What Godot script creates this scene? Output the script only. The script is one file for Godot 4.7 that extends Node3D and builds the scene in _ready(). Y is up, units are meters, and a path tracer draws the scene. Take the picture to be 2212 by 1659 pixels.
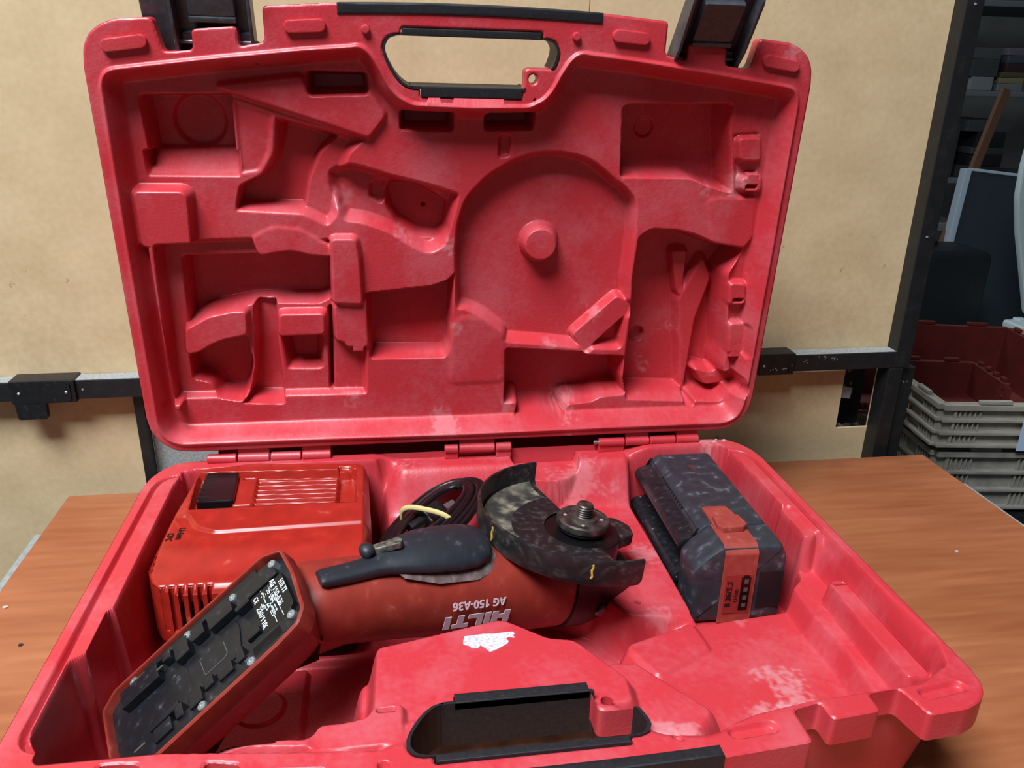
extends Node3D

const RIM := 0.85        # height of the open case's rim; every case measure is taken from the hinge at this height
const TABLE := 0.75

var M := {}

func _ready() -> void:
	# camera
	var cam := Camera3D.new()
	cam.name = "camera"
	add_child(cam)
	cam.position = Vector3(-0.0721, RIM + 0.3378, 0.6922)
	cam.rotation = Vector3(-0.3675, -0.1638, 0.0279)
	cam.fov = rad_to_deg(2.0 * atan(829.5 / 1748.6))
	cam.near = 0.02
	cam.current = true
	# air and exposure
	var env := Environment.new()
	env.background_mode = Environment.BG_COLOR
	env.background_color = Color(0.62, 0.66, 0.7)
	env.ambient_light_source = Environment.AMBIENT_SOURCE_DISABLED
	env.tonemap_mode = Environment.TONE_MAPPER_LINEAR
	env.tonemap_exposure = 0.88
	env.sdfgi_enabled = true
	env.ssao_enabled = true
	env.ssil_enabled = true
	var we := WorldEnvironment.new()
	we.name = "environment"
	we.environment = env
	add_child(we)
	# roof lights: [centre, width, depth, energy]
	var lamps := [
		[Vector3(0.35, 3.3, -2.1), 1.9, 0.9, 4.0, "white roof light panel behind the partition"],
		[Vector3(-1.0, 3.3, 1.2), 1.3, 1.2, 19.5, "large white roof light panel in front of the table on the left"],
	]
	make_materials()
	for l in lamps:
		roof_light(l[0], l[1], l[2], l[3], l[4])

	build_room()
	build_table()
	build_panel()
	build_case()
	build_charger()
	build_battery()
	build_cord()
	build_grinder()
	build_back()
	build_crumbs()


func roof_light(at: Vector3, w: float, d: float, energy: float, label: String) -> void:
	var t := thing("roof_light", label, "ceiling light", at, Basis(), "roof lights above the hall")
	part("housing", boxed(Vector3(w + 0.06, 0.05, d + 0.06), 0.006), M.white_paint, t, Transform3D(Basis(), Vector3(0, 0.03, 0)))
	var glow := matte("lamp_glow", Color(0.95, 0.97, 1.0), 0.5)
	glow.emission_enabled = true
	glow.emission = Color(0.93, 0.97, 1.0)
	glow.emission_energy_multiplier = energy / (w * d) * 0.3
	part("diffuser", boxed(Vector3(w, 0.008, d), 0.002), glow, t)
	var a := AreaLight3D.new()
	a.name = "lamp"
	a.area_size = Vector2(w, d)
	a.light_energy = energy
	a.light_color = Color(0.94, 0.97, 1.0)
	a.area_range = 12.0
	a.area_attenuation = 2.0
	a.shadow_enabled = true
	t.add_child(a)
	a.position = Vector3(0, -0.008, 0)
	a.rotation_degrees = Vector3(-90, 0, 0)

# ---------------------------------------------------------------- shapes

class Soup:
	# Triangles, counter-clockwise seen from outside; commit() works out smooth normals and Godot's clockwise order.
	var v := PackedVector3Array()
	var c := PackedColorArray()
	var use_color := false
	var tint := Color.WHITE

	func tri(a: Vector3, b: Vector3, d: Vector3) -> void:
		v.append(a); v.append(b); v.append(d)
		if use_color:
			c.append(tint); c.append(tint); c.append(tint)

	func quad(a: Vector3, b: Vector3, d: Vector3, e: Vector3) -> void:
		tri(a, b, d)
		tri(a, d, e)

	func loft(rings: Array, cap0 := true, cap1 := true, closed := true) -> void:
		var n: int = rings[0].size()
		for i in rings.size() - 1:
			var p: PackedVector3Array = rings[i]
			var q: PackedVector3Array = rings[i + 1]
			for k in (n if closed else n - 1):
				var m := (k + 1) % n
				quad(p[k], p[m], q[m], q[k])
		if cap0:
			face(rings[0], true)
		if cap1:
			face(rings[rings.size() - 1], false)

	func face(ring: PackedVector3Array, flip: bool) -> void:
		# a flat polygon; flip when its normal points against the ring's turning sense
		var nrm := Vector3.ZERO
		for k in ring.size():
			nrm += ring[k].cross(ring[(k + 1) % ring.size()])
		nrm = nrm.normalized()
		var ax := nrm.cross(Vector3.UP if absf(nrm.y) < 0.9 else Vector3.RIGHT).normalized()
		var ay := nrm.cross(ax)
		var flat := PackedVector2Array()
		for q in ring:
			flat.append(Vector2(q.dot(ax), q.dot(ay)) * 1000.0)
		var idx := Geometry2D.triangulate_polygon(flat)
		if idx.is_empty():
			var mid := Vector3.ZERO
			for q in ring:
				mid += q / ring.size()
			for k in ring.size():
				var m := (k + 1) % ring.size()
				if flip:
					tri(mid, ring[m], ring[k])
				else:
					tri(mid, ring[k], ring[m])
			return
		for k in range(0, idx.size(), 3):
			var a := ring[idx[k]]
			var b := ring[idx[k + 1]]
			var d := ring[idx[k + 2]]
			var same := (b - a).cross(d - a).dot(nrm) > 0.0
			if same != flip:
				tri(a, b, d)
			else:
				tri(a, d, b)

	func prism(poly: PackedVector2Array, at: Transform3D, h0: float, h1: float, bev := 0.0, bev0 := -1.0) -> void:
		# a polygon in the xy plane of «at», drawn out along its z from h0 to h1, edges rounded by bev (bev0 at the h0 end)
		if Geometry2D.is_polygon_clockwise(poly):
			poly = poly.duplicate()
			poly.reverse()
		if bev0 < 0.0:
			bev0 = bev
		var levels := []
		if bev0 > 0.0:
			levels += [[h0, bev0], [h0 + bev0 * 0.3, bev0 * 0.3], [h0 + bev0, 0.0]]
		else:
			levels += [[h0, 0.0]]
		if bev > 0.0:
			levels += [[h1 - bev, 0.0], [h1 - bev * 0.3, bev * 0.3], [h1, bev]]
		else:
			levels += [[h1, 0.0]]
		var rings := []
		for l in levels:
			var ring := PackedVector3Array()
			for q in Tray.inset(poly, l[1]):
				ring.append(at * Vector3(q.x, q.y, l[0]))
			rings.append(ring)
		loft(rings)

	func box(mid: Vector3, size: Vector3, bev := 0.0, at := Transform3D()) -> void:
		var hx := size.x * 0.5
		var hy := size.y * 0.5
		var poly := PackedVector2Array([Vector2(-hx, -hy), Vector2(hx, -hy), Vector2(hx, hy), Vector2(-hx, hy)])
		if bev > 0.0:
			poly = Tray.rounded(poly, bev, 3)
		prism(poly, at * Transform3D(Basis(), mid), -size.z * 0.5, size.z * 0.5, bev * 0.8)

	func lathe(profile: Array, at: Transform3D, segs := 40, from := 0.0, to := TAU) -> void:
		# [radius, height] pairs turned round at's y axis; profile runs so that its right-hand side is outside
		var whole := to - from > TAU - 0.001
		for s in segs:
			var a0 := from + (to - from) * s / segs
			var a1 := from + (to - from) * (s + 1) / segs
			for k in profile.size() - 1:
				var p: Array = profile[k]
				var q: Array = profile[k + 1]
				var a := at * Vector3(p[0] * cos(a0), p[1], -p[0] * sin(a0))
				var b := at * Vector3(p[0] * cos(a1), p[1], -p[0] * sin(a1))
				var d := at * Vector3(q[0] * cos(a1), q[1], -q[0] * sin(a1))
				var e := at * Vector3(q[0] * cos(a0), q[1], -q[0] * sin(a0))
				quad(a, b, d, e)
		if not whole:
			for end in 2:
				var ang := to if end else from
				var ring := PackedVector3Array()
				for p in profile:
					ring.append(at * Vector3(p[0] * cos(ang), p[1], -p[0] * sin(ang)))
				var old := v.size()
				face(ring, false)
				# turn the lid outwards
				var outw := at.basis * Vector3(-sin(ang), 0, -cos(ang)) * (1.0 if end else -1.0)
				for k in range(old, v.size(), 3):
					if (v[k + 1] - v[k]).cross(v[k + 2] - v[k]).dot(outw) < 0.0:
						var keep := v[k + 1]
						v[k + 1] = v[k + 2]
						v[k + 2] = keep

	func tube(path: PackedVector3Array, radius: float, segs := 8, flat := 1.0, closed := false) -> void:
		var n := path.size()
		var rings := []
		var up := Vector3.UP
		for i in n:
			var a := path[maxi(i - 1, 0)] if not closed else path[(i - 1 + n) % n]
			var b := path[mini(i + 1, n - 1)] if not closed else path[(i + 1) % n]
			var t := (b - a).normalized()
			if i == 0 and absf(t.dot(up)) > 0.9:
				up = Vector3.RIGHT
			up = (up - t * up.dot(t)).normalized()
			var side := t.cross(up)
			var ring := PackedVector3Array()
			for k in segs:
				var ang := TAU * k / segs
				ring.append(path[i] + side * cos(ang) * radius * -flat + up * sin(ang) * radius * -1.0)
			rings.append(ring)
		if closed:
			rings.append(rings[0])
		loft(rings, not closed, not closed)

	func turn_over() -> void:
		for k in range(0, v.size(), 3):
			var keep := v[k + 1]
			v[k + 1] = v[k + 2]
			v[k + 2] = keep

	func commit(angle := 35.0, paint = null) -> ArrayMesh:
		var n := v.size() / 3
		var fn := PackedVector3Array()
		fn.resize(n)
		var at := {}
		for t in n:
			fn[t] = (v[t * 3 + 1] - v[t * 3]).cross(v[t * 3 + 2] - v[t * 3])
			for k in 3:
				var key := Vector3i((v[t * 3 + k] * 20000.0).round())
				if at.has(key):
					at[key].append(t)
				else:
					at[key] = [t]
		var limit := cos(deg_to_rad(angle))
		var pos := PackedVector3Array()
		var nor := PackedVector3Array()
		var col := PackedColorArray()
		pos.resize(n * 3); nor.resize(n * 3)
		for t in n:
			var own := fn[t].normalized()
			for k in 3:
				var src := t * 3 + (0 if k == 0 else 3 - k)
				var p := v[src]
				var s := Vector3.ZERO
				for o in at[Vector3i((p * 20000.0).round())]:
					if fn[o].normalized().dot(own) > limit:
						s += fn[o]
				if s.length_squared() < 1e-24:
					s = own
				pos[t * 3 + k] = p
				nor[t * 3 + k] = s.normalized()
				if use_color:
					col.append(c[src])
				elif paint != null:
					col.append(paint.call(p))
		var arrays := []
		arrays.resize(Mesh.ARRAY_MAX)
		arrays[Mesh.ARRAY_VERTEX] = pos
		arrays[Mesh.ARRAY_NORMAL] = nor
		if col.size():
			arrays[Mesh.ARRAY_COLOR] = col
		var m := ArrayMesh.new()
		m.add_surface_from_arrays(Mesh.PRIMITIVE_TRIANGLES, arrays)
		return m


class Tray:
	# A moulded sheet: a height for every point of a fine grid, cut to an outline with holes.
	var lo: Vector2
	var st: float
	var nx: int
	var ny: int
	var h := PackedFloat32Array()
	var cut := PackedFloat32Array()
	var rims: Array = []

	static func points(flat: Array, scale := 0.001) -> PackedVector2Array:
		var p := PackedVector2Array()
		for k in range(0, flat.size(), 2):
			p.append(Vector2(flat[k], flat[k + 1]) * scale)
		return p

	static func circle(x: float, y: float, r: float, n := 28) -> PackedVector2Array:
		var p := PackedVector2Array()
		for k in n:
			p.append(Vector2(x + r * cos(TAU * k / n), y + r * sin(TAU * k / n)))
		return p

	static func stadium(ax: float, ay: float, bx: float, by: float, r: float) -> PackedVector2Array:
		var p := PackedVector2Array()
		var a := Vector2(ax, ay)
		var b := Vector2(bx, by)
		var turn := (b - a).angle()
		for k in 11:
			p.append(b + Vector2.from_angle(turn - PI / 2 + PI * k / 10.0) * r)
		for k in 11:
			p.append(a + Vector2.from_angle(turn + PI / 2 + PI * k / 10.0) * r)
		return p

	static func rounded(poly: PackedVector2Array, r: float, n := 4) -> PackedVector2Array:
		var out := PackedVector2Array()
		var m := poly.size()
		for k in m:
			var a := poly[(k - 1 + m) % m]
			var b := poly[k]
			var d := poly[(k + 1) % m]
			var ra := minf(r, (a - b).length() * 0.45)
			var rd := minf(r, (d - b).length() * 0.45)
			var turn := absf((b - a).angle_to(d - b))
			if turn < 0.15:
				out.append(b)
				continue
			var p := b + (a - b).normalized() * ra
			var q := b + (d - b).normalized() * rd
			for i in n + 1:
				var t := float(i) / n
				out.append(p.lerp(b, t).lerp(b.lerp(q, t), t))
		return out

	static func inset(poly: PackedVector2Array, by: float) -> PackedVector2Array:
		# moves every edge of a counter-clockwise polygon inwards, corner by corner
		if by == 0.0:
			return poly
		var out := PackedVector2Array()
		var m := poly.size()
		for k in m:
			var e0 := (poly[k] - poly[(k - 1 + m) % m]).normalized()
			var e1 := (poly[(k + 1) % m] - poly[k]).normalized()
			var n0 := Vector2(-e0.y, e0.x)
			var n1 := Vector2(-e1.y, e1.x)
			var nn := (n0 + n1)
			var ll := nn.length_squared()
			out.append(poly[k] + (nn * (2.0 / maxf(ll, 0.8)) * by if ll > 0.0 else n0 * by))
		return out

	static func sd(poly: PackedVector2Array, p: Vector2) -> float:
		var best := INF
		var inside := false
		var b := poly[poly.size() - 1]
		for a in poly:
			var e := b - a
			var w := p - a
			var q := w - e * clampf(w.dot(e) / maxf(e.length_squared(), 1e-12), 0.0, 1.0)
			var dd := q.length_squared()
			if dd < best:
				best = dd
			if (a.y > p.y) != (b.y > p.y):
				if p.x < (b.x - a.x) * (p.y - a.y) / (b.y - a.y) + a.x:
					inside = not inside
			b = a
		return -sqrt(best) if inside else sqrt(best)

	static func sd_few(edges: PackedVector2Array, p: Vector2, known: Vector2, inside: bool) -> float:
		# signed distance to a few edges, its sign by counting crossings from a point whose side is known
		var best := INF
		for k in range(0, edges.size(), 2):
			var a := edges[k]
			var b := edges[k + 1]
			var e := b - a
			var w := p - a
			var q := w - e * clampf(w.dot(e) / maxf(e.length_squared(), 1e-12), 0.0, 1.0)
			best = minf(best, q.length_squared())
			var r := p - known
			var den := r.cross(e)
			if den != 0.0:
				var f := a - known
				var t := f.cross(e) / den
				var u := f.cross(r) / den
				if t >= 0.0 and t < 1.0 and u >= 0.0 and u < 1.0:
					inside = not inside
		return -sqrt(best) if inside else sqrt(best)

	static func nearest(poly: PackedVector2Array, p: Vector2) -> Vector2:
		var best := INF
		var at := p
		var b := poly[poly.size() - 1]
		for a in poly:
			var e := b - a
			var q := a + e * clampf((p - a).dot(e) / maxf(e.length_squared(), 1e-12), 0.0, 1.0)
			var dd := q.distance_squared_to(p)
			if dd < best:
				best = dd
				at = q
			b = a
		return at

	func _init(from: Vector2, to: Vector2, step: float) -> void:
		lo = from
		st = step
		nx = int(ceil((to.x - from.x) / step)) + 1
		ny = int(ceil((to.y - from.y) / step)) + 1
		h.resize(nx * ny)
		cut.resize(nx * ny)
		cut.fill(-1.0)

	func each(poly: PackedVector2Array, reach_in: float, reach_out: float, do: Callable, skip_deep := false) -> void:
		# calls do(index, signed distance) for the grid points within reach of the outline; deeper ones get -INF
		var box := Rect2(poly[0], Vector2.ZERO)
		for p in poly:
			box = box.expand(p)
		box = box.grow(reach_out + st)
		var i0 := clampi(int((box.position.x - lo.x) / st), 0, nx - 1)
		var i1 := clampi(int((box.end.x - lo.x) / st) + 1, 0, nx - 1)
		var j0 := clampi(int((box.position.y - lo.y) / st), 0, ny - 1)
		var j1 := clampi(int((box.end.y - lo.y) / st) + 1, 0, ny - 1)
		var blk := 10
		var rad := blk * st * 0.75
		for bj in range(j0, j1 + 1, blk):
			for bi in range(i0, i1 + 1, blk):
				var s := sd(poly, lo + Vector2(bi + blk * 0.5, bj + blk * 0.5) * st)
				if s - rad > reach_out:
					continue
				var deep := s + rad < -reach_in
				if deep and skip_deep:
					continue
				var mid := lo + Vector2(bi + blk * 0.5, bj + blk * 0.5) * st
				var reach := absf(s) + rad * 2.0
				var few := PackedVector2Array()      # the edges that can matter for this block
				if not deep:
					var b := poly[poly.size() - 1]
					for a in poly:
						var e := b - a
						var q := mid - a
						if (q - e * clampf(q.dot(e) / maxf(e.length_squared(), 1e-12), 0.0, 1.0)).length() < reach:
							few.append(a)
							few.append(b)
						b = a
				for j in range(bj, mini(bj + blk, j1 + 1)):
					for i in range(bi, mini(bi + blk, i1 + 1)):
						do.call(j * nx + i, -INF if deep else sd_few(few, lo + Vector2(i, j) * st, mid, s < 0.0))

	func paint(poly: PackedVector2Array, level: float, ramp: float, outward: bool, tilt := Vector2.ZERO) -> void:
		var hi := ramp if outward else 0.0
		var mid := Vector2.ZERO
		for p in poly:
			mid += p / poly.size()
		var do := func(k: int, s: float) -> void:
			var t := clampf((hi - s) / ramp, 0.0, 1.0)
			if t > 0.0:
				var l := level
				if tilt != Vector2.ZERO:
					l += (lo + Vector2(k % nx, k / nx) * st - mid).dot(tilt)
				h[k] = lerpf(h[k], l, t * t * (3.0 - 2.0 * t))
		each(poly, ramp, ramp if outward else 0.0, do)

	func pit(flat: Array, level: float, ramp: float, tilt := Vector2.ZERO, r := 0.004) -> void:
		paint(rounded(points(flat), r), level * 0.001, ramp * 0.001, false, tilt)

	func bump(flat: Array, level: float, ramp: float, tilt := Vector2.ZERO, r := 0.003) -> void:
		paint(rounded(points(flat), r), level * 0.001, ramp * 0.001, true, tilt)

	func ridge(poly: PackedVector2Array, at: float, half: float, height: float) -> void:
		# a rounded rib (or groove) that runs along the outline at a signed distance
		var do := func(k: int, s: float) -> void:
			var t := absf(s - at) / half
			if t < 1.0:
				h[k] += height * (0.5 + 0.5 * cos(PI * t))
		each(poly, half - at + 0.001, half + at + 0.001, do, true)

	func trim(outline: PackedVector2Array, holes: Array) -> void:
		rims = [outline] + holes
		cut.fill(1.0)
		each(outline, 0.004, 0.004, func(k: int, s: float) -> void: cut[k] = maxf(s, -1.0))
		for hole in holes:
			each(hole, 0.004, 0.004, func(k: int, s: float) -> void: cut[k] = maxf(cut[k], minf(-s, 1.0)))
		# the moulded edge is rounded off
		for k in h.size():
			if cut[k] > -0.0016 and cut[k] < 0.002:
				var t := clampf((cut[k] + 0.0016) / 0.0016, 0.0, 1.0)
				h[k] -= 0.0016 * (1.0 - sqrt(maxf(0.0, 1.0 - t * t)))

	func mesh(flat_y: bool, paint_at, under := PackedVector2Array(), thick := 0.0) -> ArrayMesh:
		# flat_y: the sheet lies (x, height, y); otherwise it stands (x, y, height)
		var total := h.size()
		var number := PackedInt32Array()
		number.resize(total)
		number.fill(-1)
		var pos := PackedVector3Array()
		var nor := PackedVector3Array()
		var col := PackedColorArray()
		var idx := PackedInt32Array()
		var quads := PackedInt32Array()
		for j in ny - 1:
			var k := j * nx
			for i in nx - 1:
				if cut[k] <= 0.0 or cut[k + 1] <= 0.0 or cut[k + nx] <= 0.0 or cut[k + nx + 1] <= 0.0:
					quads.append(k)
					number[k] = 0
					number[k + 1] = 0
					number[k + nx] = 0
					number[k + nx + 1] = 0
				k += 1
		var count := 0
		var w2 := 0.5 / st
		for j in ny:
			for i in nx:
				var k := j * nx + i
				if number[k] < 0:
					continue
				number[k] = count
				count += 1
				var p := lo + Vector2(i, j) * st
				if cut[k] > 0.0:
					var best := INF
					var q := p
					for rim in rims:
						var c := nearest(rim, p)
						if c.distance_squared_to(p) < best:
							best = c.distance_squared_to(p)
							q = c
					p = q
				var gx := (h[k + 1 if i < nx - 1 else k] - h[k - 1 if i > 0 else k]) * w2
				var gy := (h[k + nx if j < ny - 1 else k] - h[k - nx if j > 0 else k]) * w2
				var at := Vector3(p.x, h[k], p.y) if flat_y else Vector3(p.x, p.y, h[k])
				pos.append(at)
				nor.append((Vector3(-gx, 1.0, -gy) if flat_y else Vector3(-gx, -gy, 1.0)).normalized())
				col.append(paint_at.call(at))
		idx.resize(quads.size() * 6)
		var n := 0
		for k in quads:
			var a := number[k]
			var b := number[k + 1]
			var c := number[k + nx + 1]
			var d := number[k + nx]
			idx[n] = a
			idx[n + 1] = b if flat_y else c
			idx[n + 2] = c if flat_y else b
			idx[n + 3] = a
			idx[n + 4] = c if flat_y else d
			idx[n + 5] = d if flat_y else c
			n += 6
		if under.size():
			# the underside of the rim, outside the wall that the outline «under» gives
			var keep := PackedByteArray()
			keep.resize(total)
			keep.fill(1)
			each(under, 0.004, 0.001, func(k: int, s: float) -> void: keep[k] = 0 if s < -0.003 else 1)
			var below := PackedInt32Array()
			below.resize(total)
			below.fill(-1)
			for k in quads:
				if keep[k] == 0 and keep[k + nx + 1] == 0:
					continue
				for o in [k, k + 1, k + nx + 1, k + nx]:
					if below[o] < 0:
						below[o] = pos.size()
						var q := pos[number[o]]
						pos.append(Vector3(q.x, -thick, q.z) if flat_y else Vector3(q.x, q.y, -thick))
						nor.append(Vector3(0, -1, 0) if flat_y else Vector3(0, 0, -1))
						col.append(col[number[o]])
				var a := below[k]
				var b := below[k + 1]
				var c := below[k + nx + 1]
				var d := below[k + nx]
				if flat_y:
					idx.append_array([a, c, b, a, d, c])
				else:
					idx.append_array([a, b, c, a, c, d])
		var arrays := []
		arrays.resize(Mesh.ARRAY_MAX)
		arrays[Mesh.ARRAY_VERTEX] = pos
		arrays[Mesh.ARRAY_NORMAL] = nor
		arrays[Mesh.ARRAY_COLOR] = col
		arrays[Mesh.ARRAY_INDEX] = idx
		var m := ArrayMesh.new()
		m.add_surface_from_arrays(Mesh.PRIMITIVE_TRIANGLES, arrays)
		return m


func skirt(s: Soup, poly: PackedVector2Array, flat_y: bool, top: float, low: float, hole := false) -> void:
	# the wall that hangs from a tray's outline
	var ring := poly
	if Geometry2D.is_polygon_clockwise(ring) != hole:
		ring = ring.duplicate()
		ring.reverse()
	for k in ring.size():
		var a := ring[k]
		var b := ring[(k + 1) % ring.size()]
		if flat_y:
			s.quad(Vector3(a.x, top, a.y), Vector3(b.x, top, b.y), Vector3(b.x, low, b.y), Vector3(a.x, low, a.y))
		else:
			s.quad(Vector3(a.x, a.y, low), Vector3(b.x, b.y, low), Vector3(b.x, b.y, top), Vector3(a.x, a.y, top))

# ---------------------------------------------------------------- things

func thing(called: String, label: String, category: String, at := Vector3.ZERO, turn := Basis(), group := "") -> Node3D:
	var o := Node3D.new()
	o.name = called
	add_child(o, true)
	o.transform = Transform3D(turn, at)
	tag(o, label, category, group)
	return o

func tag(o: Node3D, label: String, category: String, group := "") -> void:
	o.set_meta("label", label)
	o.set_meta("category", category)
	if group:
		o.set_meta("group", group)

func part(called: String, m: Mesh, mat: Material, parent: Node3D, at := Transform3D(), label := "") -> MeshInstance3D:
	var o := MeshInstance3D.new()
	o.name = called
	o.mesh = m
	if mat:
		o.material_override = mat
	o.transform = at
	parent.add_child(o, true)
	if label:
		o.set_meta("label", label)
	return o

func struct(called: String, m: Mesh, mat: Material, at := Transform3D()) -> MeshInstance3D:
	var o := part(called, m, mat, self, at)
	o.set_meta("kind", "structure")
	return o

func boxed(size: Vector3, bev := 0.0, mid := Vector3.ZERO) -> ArrayMesh:
	var s := Soup.new()
	s.box(mid, size, bev)
	return s.commit(40.0)

func frame(origin: Vector3, x: Vector3, y: Vector3, z: Vector3) -> Transform3D:
	return Transform3D(Basis(x, y, z), origin)

func words(text: String, size: float, bold := true, depth := 0.0004) -> TextMesh:
	var f := SystemFont.new()
	f.font_names = PackedStringArray(["Droid Sans"])
	f.font_weight = 700 if bold else 400
	var t := TextMesh.new()
	t.font = f
	t.text = text
	t.font_size = 48
	t.pixel_size = size / 35.0
	t.depth = depth
	t.curve_step = 2.0
	return t

# ---------------------------------------------------------------- materials

func noise_map(seed_value: int, freq: float, stops: Array, size := 512, octaves := 5, normal := false, kind := FastNoiseLite.TYPE_SIMPLEX_SMOOTH, stretch := 1.0) -> NoiseTexture2D:
	var n := FastNoiseLite.new()
	n.seed = seed_value
	n.noise_type = kind
	n.frequency = freq
	n.fractal_octaves = octaves
	var t := NoiseTexture2D.new()
	t.width = size
	t.height = size
	t.seamless = true
	t.noise = n
	if normal:
		t.as_normal_map = true
		t.bump_strength = stretch
	if stops.size():
		var g := Gradient.new()
		var offs := PackedFloat32Array()
		var cols := PackedColorArray()
		for s in stops:
			offs.append(s[0])
			cols.append(s[1])
		g.offsets = offs
		g.colors = cols
		t.color_ramp = g
	return t

func grey(v: float) -> Color:
	return Color(v, v, v)

func matte(called: String, color: Color, rough := 0.6, metal := 0.0) -> StandardMaterial3D:
	var m := StandardMaterial3D.new()
	m.resource_name = called
	m.albedo_color = color
	m.roughness = rough
	m.metallic = metal
	return m

func textured(called: String, map: Texture2D, per_metre: float, rough := 0.6, bump: Texture2D = null, bump_cm := 0.0, metal := 0.0) -> StandardMaterial3D:
	var m := matte(called, Color.WHITE, rough, metal)
	m.albedo_texture = map
	m.uv1_triplanar = true
	m.uv1_scale = Vector3.ONE * per_metre
	if bump:
		m.heightmap_enabled = true
		m.heightmap_texture = bump
		m.heightmap_scale = bump_cm
	return m

func make_materials() -> void:
	M.white_paint = matte("white_paint", Color(0.62, 0.63, 0.63), 0.7)
	M.wall_paint = textured("wall_paint", noise_map(3, 0.01, [[0.0, Color(0.40, 0.41, 0.41)], [1.0, Color(0.46, 0.47, 0.47)]]), 0.6, 0.85)
	M.concrete = textured("concrete", noise_map(4, 0.02, [[0.0, Color(0.25, 0.25, 0.25)], [1.0, Color(0.4, 0.4, 0.39)]]), 0.5, 0.7)
	M.black_steel = textured("black_steel", noise_map(5, 0.03, [[0.0, Color(0.075, 0.078, 0.085)], [0.7, Color(0.1, 0.104, 0.112)], [1.0, Color(0.15, 0.155, 0.16)]]), 3.0, 0.48)
	M.dust_grey = textured("dust_grey", noise_map(6, 0.05, [[0.0, Color(0.5, 0.51, 0.51)], [0.6, Color(0.6, 0.61, 0.6)], [1.0, Color(0.68, 0.68, 0.67)]]), 9.0, 0.9)
	M.mdf = textured("fibreboard", mdf_map(), 2.2, 0.78, noise_map(9, 0.11, [], 512, 3), 0.008)
	M.hole_light = matte("hole_light_tan", Color(0.46, 0.36, 0.25), 0.85)  # pale tan that paints the lit holes in the partition cavity
	M.table_wood = StandardMaterial3D.new()
	M.table_wood.resource_name = "cherry_laminate"
	M.table_wood.albedo_texture = wood_map()
	M.table_wood.uv1_triplanar = true
	M.table_wood.uv1_scale = Vector3(1.6, 1.6, 1.6)
	M.table_wood.roughness = 0.3
	M.grey_edge = textured("grey_edging", noise_map(8, 0.04, [[0.0, Color(0.5, 0.52, 0.52)], [1.0, Color(0.62, 0.64, 0.63)]]), 6.0, 0.55)
	M.galvanised = matte("galvanised_steel", Color(0.62, 0.64, 0.66), 0.35, 0.85)
	M.red = StandardMaterial3D.new()
	M.red.resource_name = "red_moulded_plastic"
	M.red.vertex_color_use_as_albedo = true
	M.red.roughness = 0.45
	M.red.roughness_texture = noise_map(11, 0.02, [[0.0, grey(0.7)], [1.0, grey(1.0)]])
	M.red.uv1_triplanar = true
	M.red.uv1_scale = Vector3.ONE * 5.0
	M.red.heightmap_enabled = true
	M.red.heightmap_texture = noise_map(12, 0.12, [], 512, 3)
	M.red.heightmap_scale = 0.012
	M.rubber = textured("black_rubber", noise_map(13, 0.05, [[0.0, Color(0.085, 0.088, 0.1)], [0.75, Color(0.125, 0.13, 0.145)], [1.0, Color(0.22, 0.225, 0.235)]]), 9.0, 0.5)
	M.black_plastic = textured("black_plastic", noise_map(14, 0.03, [[0.0, Color(0.06, 0.062, 0.07)], [0.7, Color(0.085, 0.09, 0.1)], [1.0, Color(0.2, 0.205, 0.215)]]), 8.0, 0.42)
	M.catch = textured("grey_black_plastic", noise_map(15, 0.03, [[0.0, Color(0.22, 0.23, 0.25)], [0.7, Color(0.28, 0.295, 0.315)], [1.0, Color(0.36, 0.375, 0.395)]]), 8.0, 0.35)
	M.hidden_red = matte("gap_dark_red", Color(0.5, 0.07, 0.09), 0.5)  # dark red of the strip added in the hinge gap
	M.flake_white = matte("pale_flake", Color(0.72, 0.68, 0.66), 0.8)
	M.flake_dark = matte("dark_grit", Color(0.2, 0.17, 0.16), 0.9)
	M.dark = matte("slot_shade", Color(0.03, 0.03, 0.033), 0.8)  # near-black that paints the shade inside slots


func mdf_map() -> ImageTexture:
	var a := FastNoiseLite.new()
	a.seed = 21
	a.frequency = 0.012
	a.fractal_octaves = 4
	var b := FastNoiseLite.new()
	b.seed = 22
	b.frequency = 0.09
	b.fractal_octaves = 3
	var im := Image.create(512, 512, false, Image.FORMAT_RGB8)
	for y in 512:
		for x in 512:
			# wraps round by fading into a shifted copy near the edges
			var f := blended(a, x, y, 512) * 0.5 + blended(b, x, y, 512) * 0.32
			var c := Color(0.745, 0.645, 0.49).lerp(Color(0.845, 0.75, 0.595), clampf(0.5 + f, 0.0, 1.0))
			if blended(b, x + 180, y + 77, 512) > 0.52:
				c = c.lerp(Color(0.55, 0.45, 0.31), 0.5)
			im.set_pixel(x, y, c)
	return ImageTexture.create_from_image(im)

func blended(n: FastNoiseLite, x: float, y: float, size: float) -> float:
	x = fposmod(x, size)
	y = fposmod(y, size)
	var u := x / size
	var w := y / size
	return lerpf(lerpf(n.get_noise_2d(x, y), n.get_noise_2d(x - size, y), u), lerpf(n.get_noise_2d(x, y - size), n.get_noise_2d(x - size, y - size), u), w)

func wood_map() -> ImageTexture:
	var a := FastNoiseLite.new()
	a.seed = 31
	a.frequency = 0.012
	a.fractal_octaves = 4
	var w := 512
	var im := Image.create(w, w, false, Image.FORMAT_RGB8)
	for y in w:
		for x in w:
			# long grain along x, its pattern fading into a shifted copy so that it repeats without a seam
			var broad := grain_wrap(a, x, y, 0.35, 1.6)
			var fine := grain_wrap(a, x, y, 0.8, 9.0)
			var c := Color(0.56, 0.315, 0.19).lerp(Color(0.69, 0.435, 0.295), clampf(0.5 + broad * 0.7 + fine * 0.55, 0.0, 1.0))
			im.set_pixel(x, y, c)
	return ImageTexture.create_from_image(im)


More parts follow.
